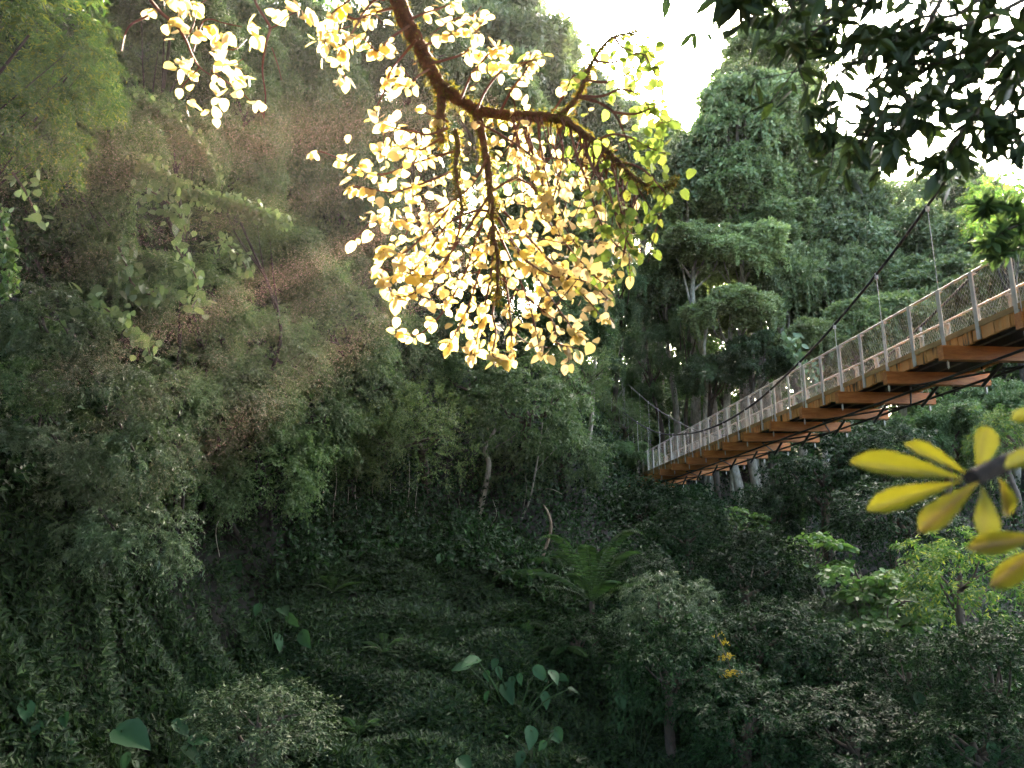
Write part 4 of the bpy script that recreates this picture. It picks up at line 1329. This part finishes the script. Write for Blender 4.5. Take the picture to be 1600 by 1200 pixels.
for x, y, n in ((1130, 1003, 20), (1136, 1024, 30), (1128, 1027, 16), (1142, 1050, 22), (1150, 1050, 20), (1138, 1056, 18), (1124, 993, 8)):
    fp += [P(x, y, 15.5) + rng.standard_normal(3) * np.array([.07, .05, .025]) for _ in range(n)]
fp = np.array(fp)
leaves(f, LANCE, fp, rng.standard_normal((len(fp), 3)) + np.array([0, 0, -.4]), rng.standard_normal((len(fp), 3)) * .4 + np.array([0, -.6, .6]), .07, .022)
for q in (s, f):
    for v in q.v:
        v -= B0
s.build("stem", M["bark"], bl)
f.build("petals", M["flower"], bl)

# ------------------------------------------------------------------ ground cover and undergrowth
def scatter(x0, x1, y0, y1, n, thick):
    x = x0 + (x1 - x0) * rng.random(n)
    y = y0 + (y1 - y0) * rng.random(n)
    z = ground_z(x, y)
    e = .25
    gxn = (ground_z(x + e, y) - z) / e
    gyn = (ground_z(x, y + e) - z) / e
    nn = nrm(np.stack([-gxn, -gyn, np.ones(n)], -1))
    return np.stack([x, y, z], -1) + nn * (thick * rng.random(n))[:, None], nn


gc = MB()
p, nn = scatter(-17, 16, 8, 29, 120000, .22)
p2, nn2 = scatter(-16, -2, 8, 18, 90000, .25)
p3, nn3 = scatter(-7, 4, 14, 27, 70000, .25)
p, nn = np.vstack([p, p2, p3]), np.vstack([nn, nn2, nn3])
mound = .5 + .5 * np.sin(p[:, 0] * 1.7 + np.sin(p[:, 1] * 1.3) * 2) * np.sin(p[:, 1] * 1.9 + p[:, 0] * .6)
keep = rng.random(len(p)) < .2 + .8 * mound ** .7
p, nn = p[keep], nn[keep]
p = p + nn * (.45 * mound[keep])[:, None]
for k in range(4):
    a = rng.random(len(p)) * 6.28
    t1 = nrm(np.cross(nn, np.array([1, 0, 0.0])))
    t2 = np.cross(nn, t1)
    ax = t1 * np.cos(a)[:, None] + t2 * np.sin(a)[:, None] + nn * .55 + .3 * rng.standard_normal(p.shape)
    s = .17 * (.6 + .8 * rng.random(len(p)))
    leaves(gc, DIAMOND, p, ax, nn + .4 * rng.standard_normal(p.shape), s, s * .32)
tag(gc.build("ground_cover", M["cover"]), "dense creeper of small pointed leaves covering the bank", "ground cover", kind="stuff")
ug = MB()
for x0, x1, y0, y1, n in ((-26, 12, 20, 48, 150000), (-40, 60, 46, 80, 80000), (8, 46, 12, 46, 80000), (-26, -8, 6, 24, 50000), (-15, -3, 9, 17, 40000)):
    p, nn = scatter(x0, x1, y0, y1, n, 1.3)
    p = p + nn * (.8 * np.maximum(0, np.sin(p[:, 0] * .9 + p[:, 1] * .35) * np.sin(p[:, 1] * .8 - p[:, 0] * .3)))[:, None]
    dq = p[:, 1] * CP + p[:, 2] * SP
    qx, qy = 800 + p[:, 0] / dq * F0, 600 - (-p[:, 1] * SP + p[:, 2] * CP) / dq * F0
    bank = (p[:, 1] < 26) & (qx > -300) & (qx < 1000) & (qy > np.interp(qx, [0, 160, 480, 640, 780, 900, 1000], [1010, 1010, 890, 850, 900, 960, 1150]))
    bank |= (p[:, 1] < 24) & (qx < 430) & (qy > 770)
    p, nn = p[~bank], nn[~bank]
    n = len(p)
    leaves(ug, DIAMOND, p, rng.standard_normal(p.shape) + nn * .2 - UP * .4, nn + .6 * rng.standard_normal(p.shape), .2 * (.6 + .8 * rng.random(n)), .1)
tag(ug.build("undergrowth", M["dark"]), "shaded undergrowth carpeting the hillsides under the trees", "undergrowth", kind="stuff")

# far-off wood closing the view behind the canopy
fw = MB()
for x, y, d, w, q in [(880, 330, 72, 230, 1), (1000, 420, 74, 220, 1), (1100, 440, 76, 220, 1), (1220, 430, 76, 230, 1), (1340, 470, 76, 220, 1), (1450, 470, 74, 240, 1), (1560, 420, 72, 240, 1), (1040, 560, 70, 200, 1), (1160, 570, 68, 200, 1), (1290, 580, 68, 200, 1),
                      (1420, 600, 64, 220, 1), (1560, 600, 58, 230, 1), (1700, 470, 60, 300, 1), (740, 320, 62, 260, 1), (620, 150, 56, 260, 1), (480, 260, 48, 240, 1), (330, 330, 40, 220, 1), (620, 430, 52, 230, 1), (760, 60, 64, 220, 1), (420, 20, 48, 260, 1), (250, 120, 36, 240, 1),
                      (180, 480, 24, 200, 1), (60, 380, 20, 200, 1), (960, 680, 56, 180, .7), (960, 560, 66, 160, 1), (1040, 480, 70, 160, 1), (1080, 610, 66, 160, 1), (1010, 640, 60, 150, 1), (905, 640, 56, 150, 1), (930, 450, 68, 160, 1), (1100, 690, 58, 180, .6), (1250, 690, 56, 200, .6), (1400, 680, 54, 200, .6), (1560, 700, 46, 220, .6)]:
    c = P(x, y, d)
    R = PX(w, d) / 2
    sub = crown_domed(R, .9, 16, R * .42, 700, .34, .2, curtain=2)
    for V, Fq in zip(sub.v, sub.f):
        pass
    off = fw.n
    for V, Fq, mm in zip(sub.v, sub.f, sub.m):
        fw.v.append(V + c)
        fw.f.append(Fq + off)
        fw.m.append(mm)
    fw.n += sub.n
tag(fw.build("forest", M["mid"]), "dense far wood closing the view behind the nearer trees", "forest", kind="stuff")

# unseen leaf crowns added overhead and behind to shade the gully
shade_canopy = MB()
for x, y, z, r in [(-7, -2, 13, 5), (0, -4, 13, 5.5), (7, -3, 13, 5), (-12, 4, 15, 5), (-4, 4, 16, 4.5), (5, 5, 16, 4.5), (0, -13, 10, 6), (-10, -11, 10, 6), (10, -11, 10, 6), (-8, 9, 14.5, 4.5), (0, 9, 14.5, 4.5), (8, 9, 15, 4.5), (-14, 12, 22, 5), (-7, 12, 22, 5), (0, 12, 21, 5), (7, 12, 21, 5), (-10, 19, 27, 5), (-3, 19, 27, 5), (4, 19, 27, 5), (13, 9, 18, 5), (13, 3, 14, 5), (18, -2, 11, 5.5), (20, 8, 15, 5), (22, 14, 19, 5), (-10, 7, 12.6, 4.2), (-3, 7, 12.6, 4.2), (4, 7, 12.6, 4.2), (11, 7, 13, 4.2), (6, 19, 27, 5), (-6, 25, 33, 5), (2, 25, 33, 5), (10, 24, 32, 5), (16, 20, 28, 5), (-14, 18, 27, 4.5), (18, 15, 22, 5), (12, 17, 25, 5)]:
    sub = crown_domed(r, .7, 22, r * .42, 900, .34, .22)
    off = shade_canopy.n
    for V, Fq, mm in zip(sub.v, sub.f, sub.m):
        shade_canopy.v.append(V + np.array([x, y, z]))
        shade_canopy.f.append(Fq + off)
        shade_canopy.m.append(mm)
    shade_canopy.n += sub.n
tag(shade_canopy.build("canopy", M["mid"]), "unseen canopy added overhead to shade the gully", "canopy", kind="stuff")

# ------------------------------------------------------------------ drifting spray of fine droplets massed into light shafts
mt = MB()
n = 380000
px = -40 + 820 * rng.random(n)
py = -40 + 860 * rng.random(n)
dd = 5 + 6.5 * rng.random(n)
# bands fanning from the sun: light shafts put into the droplet density
cx = (px - 1112) / 1000
cyy = (py - 125) / 1000
angd = np.degrees(np.arctan2(cyy, -cx))
dens = .02 + 1.3 * np.exp(-((angd - 24.7) / 1.6) ** 2) + .45 * np.exp(-((angd - 29.5) / 1.2) ** 2) + .9 * np.exp(-((angd - 36.5) / 2.2) ** 2) + .8 * np.exp(-((angd - 7) / 4) ** 2) + .4 * np.exp(-((angd - 16) / 1.6) ** 2)
dens *= np.clip(1.25 - np.hypot(px - 420, py - 300) / 470, 0, 1)
keep = rng.random(n) < dens
px, py, dd = px[keep], py[keep], dd[keep]
xw = (px - 800) / F0 * dd
vw = (600 - py) / F0 * dd
pos = np.stack([xw, dd * CP - vw * SP, dd * SP + vw * CP], -1)
k = len(pos)
T = np.array([[1, 1, 1], [1, -1, -1], [-1, 1, -1], [-1, -1, 1]]) * .58
sz = .0014 * (.6 + .8 * rng.random(k)) * dd / 6
V = pos[:, None] + T[None] * sz[:, None, None]
tri = np.array([[0, 1, 2], [0, 3, 1], [0, 2, 3], [1, 3, 2]])
mt.add(V, (tri[None] + (np.arange(k) * 4)[:, None, None]).reshape(-1, 3))
tag(mt.build("mist", M["drop"]), "fine spray of droplets massed into light shafts on the left", "mist", kind="stuff")

mv = MB()
c0 = P(390, 260, 7.5)
u = np.linspace(0, math.pi, 17)[:, None]
w_ = np.linspace(0, 2 * math.pi, 32, endpoint=False)[None, :]
S3 = np.stack([np.sin(u) * np.cos(w_), np.sin(u) * np.sin(w_), np.cos(u) + 0 * w_], -1) * np.array([2.6, 2.6, 2.9]) + c0
i0 = np.arange(16)[:, None] * 32
j0 = np.arange(32)[None, :]
k0 = (j0 + 1) % 32
mv.add(S3, np.stack([i0 + j0, i0 + 32 + j0, i0 + 32 + k0, i0 + k0], -1).reshape(-1, 4))
MISTD = .0008
vo = mv.build("spray_haze", None)
vm, nt, out = nodes_of("sunlit spray")
pv = nt.nodes.new("ShaderNodeVolumePrincipled")
pv.inputs["Color"].default_value = (.95, .9, .85, 1)
pv.inputs["Density"].default_value = MISTD
pv.inputs["Anisotropy"].default_value = .3
nt.links.new(pv.outputs[0], out.inputs[1])
vo.data.materials.clear()
vo.data.materials.append(vm)
tag(vo, "soft cloud of sunlit spray drifting between the left trees and the bough", "mist", kind="stuff")

# ------------------------------------------------------------------ the air
if HAZE:
    hz = MB()
    box(hz, (0, 50, 20), (150, 0, 0), (0, 110, 0), (0, 0, 75))
    h = hz.build("haze", None)
    hm, nt, out = nodes_of("humid air")
    pv = nt.nodes.new("ShaderNodeVolumePrincipled")
    pv.inputs["Color"].default_value = (.95, .93, .9, 1)
    pv.inputs["Density"].default_value = .00012
    pv.inputs["Anisotropy"].default_value = .35
    nt.links.new(pv.outputs[0], out.inputs[1])
    h.data.materials.clear()
    h.data.materials.append(hm)
    tag(h, "thin humid forest haze", "haze", kind="stuff")
if WARN:
    print("WARN buried:", WARN)
